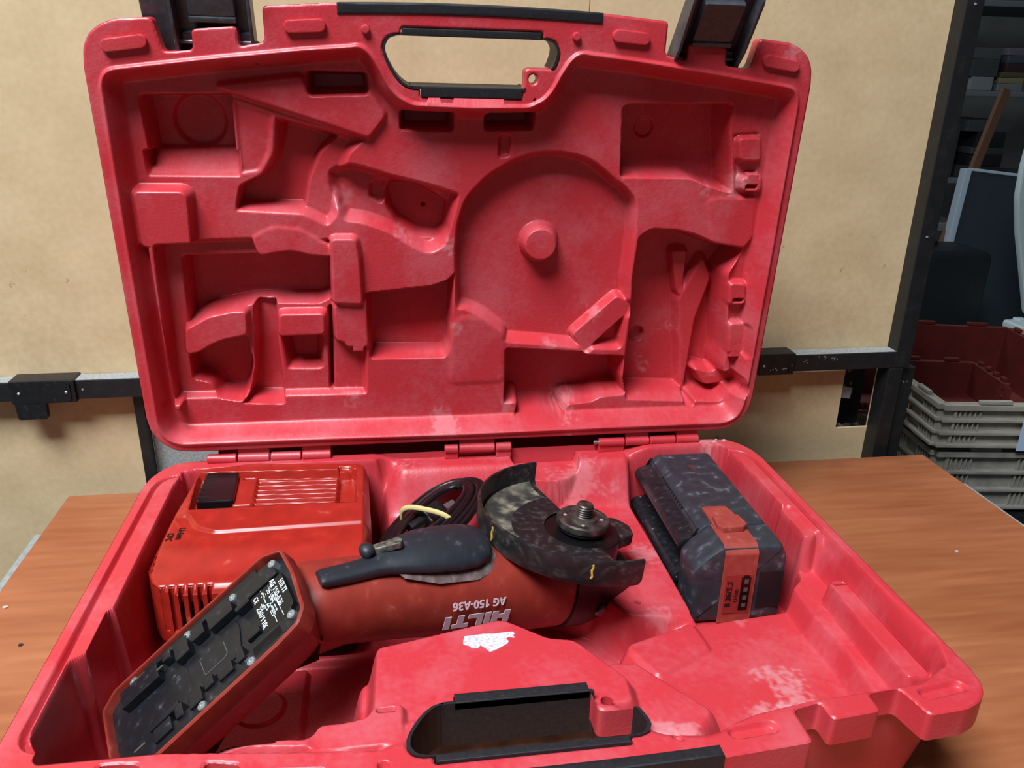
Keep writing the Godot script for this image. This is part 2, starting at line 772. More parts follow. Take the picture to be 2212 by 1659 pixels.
func grain_wrap(n: FastNoiseLite, x: float, y: float, sx: float, sy: float) -> float:
	var u := x / 512.0
	var w := y / 512.0
	return lerpf(lerpf(n.get_noise_2d(x * sx, y * sy), n.get_noise_2d((x - 512.0) * sx, y * sy), u), lerpf(n.get_noise_2d(x * sx, (y - 512.0) * sy), n.get_noise_2d((x - 512.0) * sx, (y - 512.0) * sy), u), w)


func build_room() -> void:
	# a plain hall with thick walls round the table; the daylight of the photograph comes from its roof lights
	struct("floor", boxed(Vector3(9.0, 0.2, 9.0)), M.concrete, Transform3D(Basis(), Vector3(0.5, -0.1, 0)))
	struct("ceiling", boxed(Vector3(9.0, 0.2, 9.0)), M.white_paint, Transform3D(Basis(), Vector3(0.5, 3.5, 0)))
	struct("wall_back", boxed(Vector3(9.0, 3.5, 0.2)), M.wall_paint, Transform3D(Basis(), Vector3(0.5, 1.75, -4.4)))
	struct("wall_front", boxed(Vector3(9.0, 3.5, 0.2)), M.wall_paint, Transform3D(Basis(), Vector3(0.5, 1.75, 4.4)))
	struct("wall_left", boxed(Vector3(0.2, 3.5, 9.0)), M.wall_paint, Transform3D(Basis(), Vector3(-3.9, 1.75, 0)))
	struct("wall_right", boxed(Vector3(0.2, 3.5, 9.0)), M.wall_paint, Transform3D(Basis(), Vector3(4.9, 1.75, 0)))


func build_table() -> void:
	var t := thing("table", "cherry wood laminate table with pale grey edging under the red case", "table", Vector3(0.09, 0, 0.25))
	var half := 0.505
	part("table_top", boxed(Vector3(half * 2, 0.026, 0.78), 0.0015), M.table_wood, t, Transform3D(Basis(), Vector3(0, TABLE - 0.013, 0)))
	for s in [-1, 1]:
		part("edge_strip", boxed(Vector3(0.009, 0.024, 0.70), 0.002), M.grey_edge, t, Transform3D(Basis(), Vector3(s * (half + 0.0045), TABLE - 0.016, 0.03)))
	for s in [-1, 1]:
		for z in [-0.33, 0.33]:
			part("leg", boxed(Vector3(0.045, TABLE - 0.026, 0.045), 0.004), M.black_steel, t, Transform3D(Basis(), Vector3(s * (half - 0.06), (TABLE - 0.026) / 2, z)))


func build_crumbs() -> void:
	for q in [["white", Vector3(-0.4, 0, 0.058), 0.0022, M.flake_white, "tiny white flake lying on the left part of the table"], ["dark", Vector3(-0.368, 0, 0.111), 0.0018, M.flake_dark, "tiny dark crumb lying on the left part of the table"], ["white", Vector3(0.488, 0, 0.072), 0.002, M.flake_white, "tiny white flake lying on the right part of the table"]]:
		var o := thing("crumb", q[4], "crumb", q[1] + Vector3(0, TABLE, 0))
		var s := Soup.new()
		s.prism(Tray.rounded(PackedVector2Array([Vector2(-1, -0.6) * q[2], Vector2(0.2, -0.9) * q[2], Vector2(1.1, 0.1) * q[2], Vector2(0.1, 0.8) * q[2], Vector2(-0.9, 0.5) * q[2]]), 0.0004), Transform3D(Basis(Vector3.RIGHT, -PI / 2), Vector3.ZERO), 0.0, 0.0012, 0.0003)
		part("flake", s.commit(30.0), q[3], o)

func build_panel() -> void:
	# steel frame filled with fibreboard; x across, y from a point level with the cross bar, z towards the table
	var origin := Vector3(0, RIM + 0.018, -0.158)
	var t := thing("partition_panel", "black steel framed partition of brown fibreboard standing behind the table", "partition", Vector3(0, 0, -0.168), Basis(Vector3.BACK, 0.0075))
	var at := Transform3D(Basis(), origin - t.position)
	var slab := func(called: String, poly: Array, front: float, thick: float, mat: Material, bev: float, holes: Array = []) -> void:
		var s := Soup.new()
		s.prism(Tray.points(poly), at, front - thick, front, bev)
		part(called, s.commit(30.0), mat, t)
	slab.call("board", [-1500, 0, 149, 0, 149, 700, -1500, 700], -0.020, 0.004, M.mdf, 0.0004)
	slab.call("board", [150, 0, 553, 0, 553, 700, 150, 700], -0.020, 0.004, M.mdf, 0.0004)
	slab.call("board", [-1500, -830, -338, -830, -338, 0, -1500, 0], -0.022, 0.004, M.mdf, 0.0004)
	slab.call("board", [-190, -830, 549, -830, 549, -20, 544, -20, 544, -99, 500, -99, 500, -20, -190, -20], -0.022, 0.004, M.mdf, 0.0004)
	slab.call("pale_board", [-328, -830, -182, -830, -182, -22, -328, -22], -0.027, 0.004, M.dust_grey, 0.0004)
	slab.call("frame_strip", [-338, -830, -328, -830, -328, 0, -338, 0], -0.012, 0.014, M.black_steel, 0.0006)
	slab.call("cross_bar", [-1500, -11, 550, -11, 550, 10, -1500, 10], 0.0, 0.02, M.black_steel, 0.0015)
	slab.call("bar_dust", [-1500, 10.0, 549, 10.0, 549, 10.5, -1500, 10.5], -0.001, 0.018, M.dust_grey, 0.0)
	slab.call("post", [549, -11, 570, -11, 570, 700, 549, 700], 0.0, 0.024, M.black_steel, 0.0015)
	slab.call("post", [543, -830, 562, -830, 562, -11, 543, -11], 0.001, 0.024, M.black_steel, 0.0015)
	slab.call("post", [563, -830, 585, -830, 585, -14, 563, -14], -0.008, 0.024, M.black_steel, 0.0015)
	# dark plate painting the cavity's shade, pale discs painting lit holes; zinc bracket
	slab.call("cavity_shade_plate", [485, -115, 560, -115, 560, 0, 485, 0], -0.07, 0.004, M.black_steel, 0.0)  # the black steel colour only stands in for shade here
	var lights := Soup.new()
	for q in [[527, -40, 2.2], [536, -39, 1.6], [533, -62, 1.6], [541, -57, 1.5], [529, -70, 1.3]]:
		lights.prism(Tray.circle(q[0] * 0.001, q[1] * 0.001, q[2] * 0.0016, 12), at, -0.07, -0.0695, 0.0)
	part("lit_hole_spot", lights.commit(20.0), M.hole_light, t)  # pale discs paint light showing through small holes
	slab.call("zinc_bracket", [498, -100, 505, -100, 508, -62, 520, -64, 522, -50, 507, -47, 498, -48], -0.034, 0.003, matte("zinc", Color(0.6, 0.64, 0.68), 0.5, 0.3), 0.0005)
	# clips over the bar
	var rivet := matte("rivet", Color(0.72, 0.74, 0.75), 0.4, 0.6)
	for q in [[-452, -388, -13, 12.5, -449, -420, -31], [371, 416, -13, 14.0, 0, 0, 0]]:
		var s := Soup.new()
		s.prism(Tray.rounded(Tray.points([q[0], q[2], q[1], q[2], q[1], q[3], q[0], q[3]]), 0.002), at, -0.021, 0.004, 0.0015)
		if q[6] != 0:
			s.prism(Tray.rounded(Tray.points([q[4], q[6], q[5], q[6], q[5] + 1, q[2] + 3, q[4] - 1, q[2] + 3]), 0.003), at, -0.004, 0.0035, 0.001)
		s.box(Vector3((q[1] - 6) * 0.001, 0.0, 0.004), Vector3(0.003, 0.02, 0.003), 0.0008, at)
		var clip := part("bar_clip", s.commit(32.0), M.black_plastic, t, Transform3D(), "black plastic clip over the bar")
		for x in ([-443, -397] if q[6] != 0 else [377, 411]):
			var r := Soup.new()
			r.lathe([[0.0, 0.0012], [0.0012, 0.001], [0.0017, 0.0002], [0.0017, -0.002]], at * Transform3D(Basis(Vector3.RIGHT, PI / 2), Vector3(x * 0.001, -0.001, 0.004)), 12)
			part("rivet", r.commit(50.0), rivet, clip)
	for q in [[-382, 0.0, 1.2], [558, 150, 1.5], [559, 395, 1.5]]:
		var r := Soup.new()
		r.lathe([[0.0, 0.001], [q[2] * 0.0008, 0.0008], [q[2] * 0.001, 0.0], [q[2] * 0.001, -0.002]], at * Transform3D(Basis(Vector3.RIGHT, PI / 2), Vector3(q[0] * 0.001, q[1] * 0.001, 0.0)), 12)
		part("screw_head", r.commit(50.0), rivet, t)
	# flaked paint on the bar, the clip and the post
	var flake := Soup.new()
	var rng := RandomNumberGenerator.new()
	rng.seed = 12
	for q in [[390, 1.0, 3.0, 0.004], [403, 2.0, 2.5, 0.004], [434, 8.0, 3.0, 0.0], [452, 12.0, 3.0, 0.0], [469, 10.0, 3.0, 0.0], [573, -26.0, 3.5, 0.0]]:
		for k in 5:
			var c := Vector2(q[0] + rng.randf_range(-1.5, 1.5) * q[2], q[1] - 6.0 + rng.randf_range(-0.6, 0.6) * q[2])
			var poly := PackedVector2Array()
			for e in 6:
				poly.append((c + Vector2.from_angle(TAU * e / 6.0) * rng.randf_range(0.3, 1.2)) * 0.001)
			flake.prism(poly, at, q[3] - 0.0002 - (0.008 if q[0] > 560 else 0.0), q[3] + 0.0002 - (0.008 if q[0] > 560 else 0.0), 0.0)
	part("flaked_paint", flake.commit(20.0), matte("bare_metal", Color(0.6, 0.58, 0.55), 0.6), t)

var grain_a := FastNoiseLite.new()
var grain_b := FastNoiseLite.new()
var grain_c := FastNoiseLite.new()

func red_paint(scuffs: Array, stands := false, base := Color(0.765, 0.21, 0.245), dusty := 0.6) -> Callable:
	# the colour of worn red plastic at a point: powdery patches, fine scratches and the scuffs listed as [x, y, radius, strength]
	grain_a.seed = 41
	grain_a.frequency = 14.0
	grain_a.fractal_octaves = 5
	grain_b.seed = 42
	grain_b.frequency = 160.0
	grain_b.fractal_octaves = 3
	grain_c.seed = 43
	grain_c.frequency = 60.0
	grain_c.fractal_octaves = 2
	var red := base.srgb_to_linear()
	var dust := Color(0.80, 0.50, 0.53).srgb_to_linear()
	var white := Color(0.86, 0.74, 0.75).srgb_to_linear()
	return func(q: Vector3) -> Color:
		var p := Vector2(q.x, q.y if stands else q.z)
		var a := grain_a.get_noise_3dv(q)
		var g := grain_b.get_noise_3dv(q)
		var c := red.lerp(dust, clampf(a * 0.6 + g * 0.2 + 0.12, 0.0, 0.5) * dusty)
		for s in scuffs:
			var d: float = Vector2(p.x - s[0] * 0.001, p.y - s[1] * 0.001).length() / (s[2] * 0.001)
			if d < 1.0:
				c = c.lerp(white, s[3] * clampf(g * 0.5 + a * 1.1 + 0.36 - d * 0.7, 0.0, 0.35))
		return c

func case_outline() -> PackedVector2Array:
	# the rim of both halves, with the two catch notches at the handle side
	var right := [0, 12, 202, 12, 245, 12, 261, 14, 272, 22, 279, 34, 281, 48, 281, 138, 281, 303, 281, 335, 279, 348, 274, 357, 266, 363, 256, 367, 230, 369, 225, 346, 204, 348, 204, 362, 172, 365, 172, 351, 153, 355, 153, 379, 99, 383, 0, 385]
	return Tray.rounded(mirrored(right), 0.0035, 3)

func mirrored(right: Array) -> PackedVector2Array:
	var p := Tray.points(right)
	for k in range(p.size() - 1, -1, -1):
		if absf(p[k].x) > 0.0005:
			p.append(Vector2(-p[k].x, p[k].y))
	return p

func bead_line() -> PackedVector2Array:
	var right := [0, 21, 131, 22, 253, 22, 262, 25, 268, 31, 271, 43, 271, 200, 270, 322, 267, 329, 262, 332, 194, 341, 126, 349, 92, 352, 86, 353, 81, 351, 76, 346, 70, 336, 65, 326, 58, 318, 52, 315, 46, 312, 0, 311]
	return Tray.rounded(mirrored(right), 0.006, 4)

func handle_hole() -> PackedVector2Array:
	return Tray.rounded(Tray.points([-54, 363, -60, 363, -65, 361, -68, 356, -68, 351, -66, 345, -61, 336, -57, 331, -52, 327, -46, 325, -40, 325, -40, 319, 40, 319, 40, 326, 41, 329, 41, 339, 42, 341, 45, 342, 65, 342, 67, 347, 68, 352, 67, 357, 65, 361, 60, 363, 54, 363, 54, 368, -54, 368]), 0.0015, 2)

func build_case() -> void:
	var t := thing("tool_case", "open red plastic power tool case with moulded compartments on the table", "tool case", Vector3(0, TABLE, 0))
	var lift := RIM - TABLE
	var outline := case_outline()
	var bead := bead_line()
	var hole := handle_hole()
	var tab_hole := Tray.circle(0.048, 0.334, 0.0036)
	var skin := Tray.inset(bead, -0.005)

	# --- lid: x across, y from the hinge up, height towards the camera
	var L := Tray.new(Vector2(-0.285, 0.008), Vector2(0.285, 0.389), 0.001)
	L.paint(bead, -0.018, 0.010, false)
	L.bump([-257, 52, -253, 52, -254, 198, -258, 198], -6, 3)
	L.ridge(bead, 0.001, 0.0028, 0.0026)
	lid_compartments(L)
	L.trim(outline, [hole, tab_hole])
	var lid := part("lid_shell", L.mesh(false, red_paint([[100, 12, 8, 0.8], [258, 357, 12, 0.6], [-20, 28, 16, 0.5], [236, 250, 12, 0.7], [212, 245, 10, 0.6], [128, 250, 10, 0.6], [-12, 196, 10, 0.7], [-105, 238, 12, 0.4], [-60, 205, 14, 0.6], [185, 60, 18, 0.7], [250, 60, 14, 0.5], [-8, 122, 10, 0.5], [120, 128, 14, 0.5], [76, 100, 10, 0.4], [150, 105, 10, 0.5], [206, 100, 12, 0.5], [255, 165, 14, 0.5], [100, 33, 14, 0.6], [40, 38, 12, 0.5], [-105, 55, 14, 0.4]], true), skin, 0.012), M.red, t, frame(Vector3(0, lift, 0), Vector3(1, 0, 0), Vector3(0, 0.9967, 0.0808), Vector3(0, -0.0808, 0.9967)))
	for s in [-1, 1]:
		for q in [[0.239, 0.353, 0.262, 0.3495], [0.113, 0.3675, 0.134, 0.366]]:
			var rib := Soup.new()
			rib.prism(Tray.stadium(s * q[0], q[1], s * q[2], q[3], 0.0046), Transform3D(), -0.001, 0.0034, 0.0009, 0.0)
			part("locating_rib", rib.commit(40.0, red_paint([], true)), M.red, lid)
		var peg := Soup.new()
		peg.prism(Tray.circle(s * 0.08, 0.366, 0.0033, 20), Transform3D(), -0.001, 0.0034, 0.0011, 0.0)
		part("locating_peg", peg.commit(40.0, red_paint([], true)), M.red, lid)
	var ls := Soup.new()
	skirt(ls, outline, false, -0.0012, -0.012)
	skirt(ls, hole, false, -0.0012, -0.012, true)
	skirt(ls, tab_hole, false, -0.0012, -0.012, true)
	var rings := []
	for l in [[-0.012, 1.0], [-0.045, 0.985], [-0.056, 0.97], [-0.062, 0.94]]:
		var ring := PackedVector3Array()
		for q in skin:
			ring.append(Vector3(q.x * l[1], 0.17 + (q.y - 0.17) * l[1], l[0]))
		ring.reverse()
		rings.append(ring)
	ls.loft(rings, false, true)
	part("outer_wall", ls.commit(40.0, red_paint([])), M.red, lid)

	# --- lower half: x across, y towards the camera, height up
	var B := Tray.new(Vector2(-0.285, -0.01), Vector2(0.285, 0.389), 0.001)
	B.ridge(bead, 0.0, 0.0023, -0.006)
	base_compartments(B)
	for s in [-1, 1]:
		B.paint(Tray.stadium(s * 0.239, 0.353, s * 0.262, 0.3495, 0.0050), -0.0035, 0.0022, false)
		B.paint(Tray.stadium(s * 0.113, 0.3675, s * 0.134, 0.366, 0.0050), -0.0035, 0.0022, false)
		B.paint(Tray.circle(s * 0.08, 0.366, 0.0034), -0.004, 0.0014, false)
	var low_out := PackedVector2Array()
	for p in outline:
		low_out.append(Vector2(p.x, p.y if p.y > 0.06 else lerpf(-0.006, 0.06, clampf((p.y - 0.012) / 0.048, 0.0, 1.0))))
	B.trim(low_out, [hole, tab_hole])
	var low_skin := PackedVector2Array()
	for p in skin:
		low_skin.append(Vector2(p.x, p.y if p.y > 0.06 else lerpf(-0.001, 0.06, clampf((p.y - 0.016) / 0.044, 0.0, 1.0))))
	var base := part("lower_shell", B.mesh(true, red_paint([[190, 290, 30, 0.8], [170, 300, 22, 0.6], [236, 341, 22, 0.8], [180, 344, 14, 0.5], [95, 352, 14, 0.7], [80, 345, 9, 0.7], [-60, 8, 18, 0.4], [105, 25, 40, 0.4], [140, 120, 26, 0.5], [240, 0, 16, 0.8], [130, 210, 18, 0.4], [190, 212, 22, 0.4]]), low_skin, 0.02), M.red, t, Transform3D(Basis(), Vector3(0, lift, 0)))
	var bs := Soup.new()
	skirt(bs, low_out, true, -0.0012, -0.02)
	skirt(bs, hole, true, -0.0012, -0.02, true)
	skirt(bs, tab_hole, true, -0.0012, -0.02, true)
	rings = []
	for l in [[-0.02, 1.0], [-0.05, 0.99], [-0.085, 0.965], [-0.096, 0.95], [-0.1, 0.92]]:
		var ring := PackedVector3Array()
		for q in low_skin:
			ring.append(Vector3(q.x * l[1], l[0], 0.17 + (q.y - 0.17) * l[1]))
		rings.append(ring)
	bs.loft(rings, false, true)
	part("outer_wall", bs.commit(40.0, red_paint([])), M.red, base)
	case_fittings(t, lid, base)

func lid_compartments(L: Tray) -> void:
	L.bump([-192, 322, -130, 330, -127, 317, -78, 318, -68, 303, -81, 287], -13, 4)      # slope under the upper edge
	L.pit([-252, 315, -183, 317, -184, 254, -249, 254], -46, 4)                            # top left pocket
	L.paint(Tray.points([-254, 274, -182, 274, -182, 252, -254, 252]), -0.031, 0.003, false, Vector2(0, -1.3))
	L.paint(Tray.circle(-0.214, 0.293, 0.022), -0.05, 0.004, false)
	L.pit([-183, 313, -153, 303, -158, 272, -167, 257, -184, 254], -20, 4)
	L.pit([-153, 302, -80, 285, -95, 273, -104, 250, -108, 221, -117, 212, -136, 222, -191, 225, -184, 248, -167, 256, -157, 272], -27, 7)
	L.pit([-148, 298, -103, 286, -119, 272, -130, 248, -134, 226, -190, 227, -185, 247, -167, 255, -155, 270], -40, 4)
	L.bump([-262, 243, -227, 243, -224, 240, -226, 200, -262, 200], -6, 5)
	L.pit([-255, 202, -178, 204, -165, 206, -142, 206, -132, 203, -113, 203, -115, 146, -88, 147, -90, 55, -248, 56, -260, 56], -26, 5)
	L.bump([-178, 202, -170, 207, -160, 211, -140, 209, -131, 203, -118, 197, -117, 188, -131, 189, -148, 193, -159, 192, -174, 189], -17, 4)
	L.pit([-239, 187, -174, 188, -159, 191, -148, 192, -131, 188, -117, 187, -117, 148, -128, 142, -165, 143, -186, 142, -202, 139, -221, 135, -241, 123], -52, 4)
	L.pit([-185, 146, -164, 146, -166, 100, -164, 48, -203, 50, -195, 60, -189, 85], -44, 4)
	L.pit([-244, 98, -228, 102, -215, 112, -193, 114, -189, 87, -194, 65, -202, 52, -223, 56, -228, 68, -244, 72], -50, 4)
	L.pit([-165, 114, -126, 114, -127, 81, -132, 78, -162, 79], -44, 9)
	L.pit([-122, 141, -117, 141, -120, 59, -125, 59], -44, 3)
	L.bump([-241, 123, -221, 134, -202, 138, -191, 138, -192, 118, -212, 114, -224, 109, -233, 103, -243, 101], -17, 4)
	L.bump([-162, 135, -125, 135, -126, 117, -164, 116], -17, 4)
	L.bump([-115, 143, -89, 146, -89, 105, -106, 105, -108, 110, -115, 111], -15, 4)
	L.bump([-114, 203, -95, 203, -93, 187, -92, 147, -115, 148], -11, 4)
	L.pit([-90, 154, -70, 156, -31, 160, -17, 165, -10, 173, -11, 153, -13, 101, -18, 90, -87, 91, -88, 144], -46, 4)
	L.pit([-116, 257, -111, 261, -97, 266, -84, 263, -61, 256, -47, 253, -27, 248, -6, 241, -8, 232, -12, 217, -16, 201, -20, 194, -29, 189, -37, 189, -54, 198, -62, 204, -71, 209, -88, 215, -104, 217, -110, 228, -116, 244], -34, 8)
	L.pit([-66, 250, -43, 249, -12, 231, -15, 207, -23, 198, -41, 199, -61, 211, -69, 225, -72, 239], -52, 6)
	L.pit([-56, 308, -12, 308, -12, 291, -56, 291], -46, 4)
	L.pit([12, 308, 55, 309, 54, 293, 12, 292], -46, 4)
	L.pit([-127, 335, -80, 335, -79, 318, -126, 316], -44, 4)
	L.pit([24, 290, 36, 290, 36, 271, 24, 269], -22, 3)
	L.pit([34, 104, 34, 113, 13, 130, -2, 137, -10, 137, -11, 153, -12, 194, -10, 216, -3, 238, 15, 257, 36, 270, 56, 277, 73, 278, 93, 275, 107, 270, 118, 262, 128, 254, 138, 248, 149, 236, 151, 206, 150, 166, 152, 136, 150, 93, 111, 95, 82, 99], -33, 7, Vector2.ZERO, 0.008)
	L.paint(Tray.circle(0.065, 0.196, 0.0135), -0.019, 0.005, true)
	L.pit([36, 99, 76, 96, 110, 93, 114, 90, 153, 88, 152, 65, 158, 46, 132, 44, 124, 39, 99, 37, 97, 25, 73, 29, 47, 27, 50, 42, 37, 40], -55, 6)
	L.bump([-9, 123, -2, 127, 12, 126, 31, 112, 33, 68, -11, 67], -17, 7)
	L.bump([101, 109, 140, 146, 153, 139, 151, 130, 113, 92], -22, 4)
	L.pit([127, 314, 136, 316, 224, 318, 224, 296, 228, 279, 232, 259, 235, 242, 212, 248, 194, 255, 142, 255, 131, 255], -55, 4)
	L.pit([153, 204, 164, 211, 188, 210, 206, 206, 225, 198, 256, 193, 254, 183, 243, 168, 255, 91, 254, 74, 265, 45, 257, 34, 158, 40, 152, 63, 152, 91, 153, 135, 151, 165], -54, 8)
	L.pit([226, 294, 252, 296, 258, 235, 263, 193, 266, 125, 268, 72, 265, 47, 254, 92, 243, 167, 253, 193, 236, 243], -22, 5)
	L.bump([232, 289, 250, 290, 253, 272, 236, 272], -13, 4)
	L.bump([240, 256, 257, 256, 258, 246, 242, 246], -13, 4)
	L.bump([215, 235, 255, 237, 259, 203, 254, 195, 224, 200], -17, 5)
	L.bump([246, 159, 260, 158, 262, 140, 248, 140], -14, 4)
	L.bump([252, 119, 266, 119, 268, 90, 256, 90], -14, 4)
	L.bump([196, 182, 210, 182, 210, 139, 206, 142], -44, 4)
	L.bump([209, 134, 226, 175, 236, 157, 226, 114, 224, 34], -42, 6)
	L.bump([231, 64, 247, 59, 265, 65, 271, 53, 256, 48, 244, 47], -34, 6)
	L.paint(Tray.circle(0.173, 0.095, 0.0085), -0.060, 0.002, false)
	L.paint(Tray.circle(0.159, 0.292, 0.009), -0.0575, 0.0015, false)
	L.paint(Tray.circle(-0.036, 0.224, 0.0018), -0.058, 0.001, false)
	L.pit([-82, 248, -68, 250, -66, 236, -72, 227, -84, 234], -39, 3)

func base_compartments(B: Tray) -> void:
	# inner edge of the rim, then what stands in the well
	B.pit([-252, 16, -246, 11, -190, 8, 240, 8, 250, 12, 255, 22, 257, 60, 258, 170, 262, 223, 263, 306, 258, 317, 238, 328, 188, 330, 165, 333, 127, 339, 112, 346, 97, 348, 82, 346, 72, 338, 66, 322, 60, 305, -83, 305, -84, 322, -89, 330, -104, 333, -114, 334, -120, 343, -184, 337, -203, 336, -250, 335, -262, 332, -267, 322, -267, 262, -256, 252, -256, 182, -256, 37], -86, 8)
	B.bump([-76, 9, 152, 9, 153, 100, 153, 209, 106, 200, 88, 170, 30, 130, -30, 126, -70, 110], -46, 10)     # tray under cord and guard
	B.bump([-60, 0, 152, 0, 152, 12, -60, 12], -7, 30)                          # its sloping back
	B.paint(Tray.circle(0.076, 0.004, 0.031), -0.017, 0.003, true)
	B.bump([62, 300, 76, 262, 100, 228, 150, 214, 256, 203, 262, 306, 256, 320, 238, 330, 165, 335, 127, 341, 100, 350, 82, 348, 66, 330], -52, 16)   # front right well
	B.bump([96, 232, 150, 214, 152, 240, 108, 262], -49, 5)
	B.bump([64, 288, 80, 290, 112, 334, 98, 349, 78, 346, 64, 322], -16, 22)
	B.bump([240, 178, 238, 233, 241, 270, 237, 322, 262, 322, 264, 300, 264, 178], -34, 9)           # stepped side wall
	B.bump([254, 218, 252, 262, 251, 322, 266, 322, 266, 218], -16, 4)
	B.bump([252, 133, 262, 131, 264, 174, 258, 177, 251, 172], -3, 4)
	B.pit([-254, 14, -84, 14, -84, 172, -90, 186, -254, 186], -81, 7)                       # charger pocket
	B.pit([156, 12, 254, 12, 255, 172, 250, 188, 232, 204, 153, 207], -77, 5)                     # battery pocket
	B.bump([-256, 215, -138, 190, -138, 340, -256, 340], -81, 3)
	B.paint(Tray.circle(-0.167, 0.227, 0.016), -0.079, 0.002, true)
	B.bump([-93, 272, -80, 268, -80, 340, -93, 340], -30, 16)
	B.bump([-83, 266, -5, 247, 1, 248, 26, 269, 42, 273, 46, 278, 66, 312, 64, 330, -85, 330], -6, 8)   # block behind the handle
	B.bump([-115, 333, -104, 333, -89, 330, -84, 322, -70, 322, -70, 350, -118, 350], -1, 4)
	B.paint(Tray.circle(0.116, 0.186, 0.002), -0.06, 0.001, false)

func case_fittings(t: Node3D, lid: Node3D, base: Node3D) -> void:
	var hole := handle_hole()
	# hinge knuckles: lid and lower half in turn, in three groups
	var lift := RIM - TABLE
	for g in [[-236, -209, -180, -152, -125], [-21, -7, 28, 44], [129, 156, 181, 208, 232]]:
		for k in g.size() - 1:
			var a: float = g[k] * 0.001 + 0.0006
			var b: float = g[k + 1] * 0.001 - 0.0006
			var s := Soup.new()
			var upper: bool = k % 2 == 1
			s.lathe([[0.0, 0.0], [0.0036, 0.0], [0.0044, 0.0008], [0.0044, b - a - 0.0008], [0.0036, b - a], [0.0, b - a]], Transform3D(Basis(Vector3(0, 0, 1), Vector3(1, 0, 0), Vector3(0, 1, 0)), Vector3(a, 0.003, -0.002)), 16)
			if upper:
				s.box(Vector3((a + b) / 2, 0.0085, -0.0045), Vector3(b - a, 0.012, 0.004), 0.001)
			else:
				s.box(Vector3((a + b) / 2, -0.0035, -0.003), Vector3(b - a, 0.007, 0.006), 0.001)
			part("hinge_knuckle", s.commit(40.0, red_paint([])), M.red, t, Transform3D(Basis(), Vector3(0, lift, 0)))
	part("added_gap_strip", boxed(Vector3(0.46, 0.036, 0.003), 0.001), M.hidden_red, lid, Transform3D(Basis(), Vector3(0, 0.0, -0.024)))  # added strip that makes the gap between the hinges look dark
	var pin := Soup.new()
	pin.lathe([[0.0, -0.002], [0.0018, -0.0015], [0.002, 0.0], [0.002, 0.01]], Transform3D(Basis(Vector3(0, 0, 1), Vector3(1, 0, 0), Vector3(0, 1, 0)), Vector3(0.1265, 0.003, -0.002)), 12)
	part("hinge_pin", pin.commit(40.0), M.galvanised, t, Transform3D(Basis(), Vector3(0, lift, 0)))
	# rubber handle strips, on the lid (standing) and the lower half (lying)
	for which in 2:
		var host := lid if which == 0 else base
		var flip := Transform3D() if which == 0 else Transform3D(Basis(Vector3.RIGHT, Vector3.BACK, Vector3.UP), Vector3.ZERO)
		var s := Soup.new()
		# lining of the hole, left open round the lanyard lug
		var lining := Tray.rounded(Tray.points([41, 325, -46, 325, -52, 327, -57, 331, -61, 336, -66, 345, -68, 351, -68, 356, -65, 361, -60, 363, -54, 363.5, 54, 363.5, 60, 363, 65, 361, 68, 356, 67.5, 351, 65, 343]), 0.0015, 2)
		for k in lining.size() - 1:
			var a := lining[k]
			var b := lining[k + 1]
			var mid := Vector2(0, 0.344)
			var ia := a + (mid - a).normalized() * 0.0022
			var ib := b + (mid - b).normalized() * 0.0022
			if absf(a.y - 0.325) < 0.001 and absf(b.y - 0.325) < 0.001:
				ia = a + Vector2(0, 0.002)
				ib = b + Vector2(0, 0.002)
			var quadp := [a, b, ib, ia]
			var top := 0.0006
			var low := -0.03
			var p := []
			for q in quadp:
				p.append(flip * Vector3(q.x, q.y, top))
			for q in quadp:
				p.append(flip * Vector3(q.x, q.y, low))
			s.quad(p[0], p[3], p[2], p[1])
			s.quad(p[3], p[7], p[6], p[2])
			s.quad(p[0], p[1], p[5], p[4])
		var strips := [[-53, 53, 362.5, 367.8], [-39.5, 39.5, 319.3, 327.0]]
		for q in strips:
			s.prism(Tray.points([q[0], q[2], q[1], q[2], q[1], q[3], q[0], q[3]]), flip, -0.027 if q[1] > 50 else -0.005, 0.001, 0.0008)
		var arc := PackedVector2Array()
		for k in 13:
			var x := -0.1 + 0.2 * k / 12.0
			arc.append(Vector2(x, 0.3853 - 0.0021 * (x / 0.1) * (x / 0.1)))
		for k in 13:
			var x := 0.1 - 0.2 * k / 12.0
			arc.append(Vector2(x, 0.3775 - 0.0021 * (x / 0.1) * (x / 0.1)))
		s.prism(arc, flip, -0.027, 0.0012, 0.0012)
		if which == 1:
			s.turn_over()
		part("handle_grip", s.commit(32.0), M.rubber, host, Transform3D(), "black rubber handle grip")
	# added plate, coloured for the shaded look through the lower handle
	part("added_handle_plate", boxed(Vector3(0.118, 0.088, 0.002), 0.0005), textured("handle_shade", noise_map(34, 0.02, [[0.0, Color(0.24, 0.21, 0.2)], [0.5, Color(0.36, 0.32, 0.30)], [1.0, Color(0.46, 0.42, 0.39)]], 256, 4), 8.0, 0.5), base, Transform3D(Basis(), Vector3(0, -0.0500, 0.3202)))
	# grit and flakes on the back edge of the rim
	var flakes := [[-211, -8, 1.6, 0], [-190, -6, 1.0, 1], [-183, -4, 0.7, 1], [-170, -3, 1.8, 0], [-158, -3, 1.1, 1], [-148, -3, 0.8, 1], [251, -2, 1.5, 1], [254, -6, 1.6, 0], [258, 0, 1.9, 1], [247, 3, 1.3, 1]]
	var rng := RandomNumberGenerator.new()
	rng.seed = 5
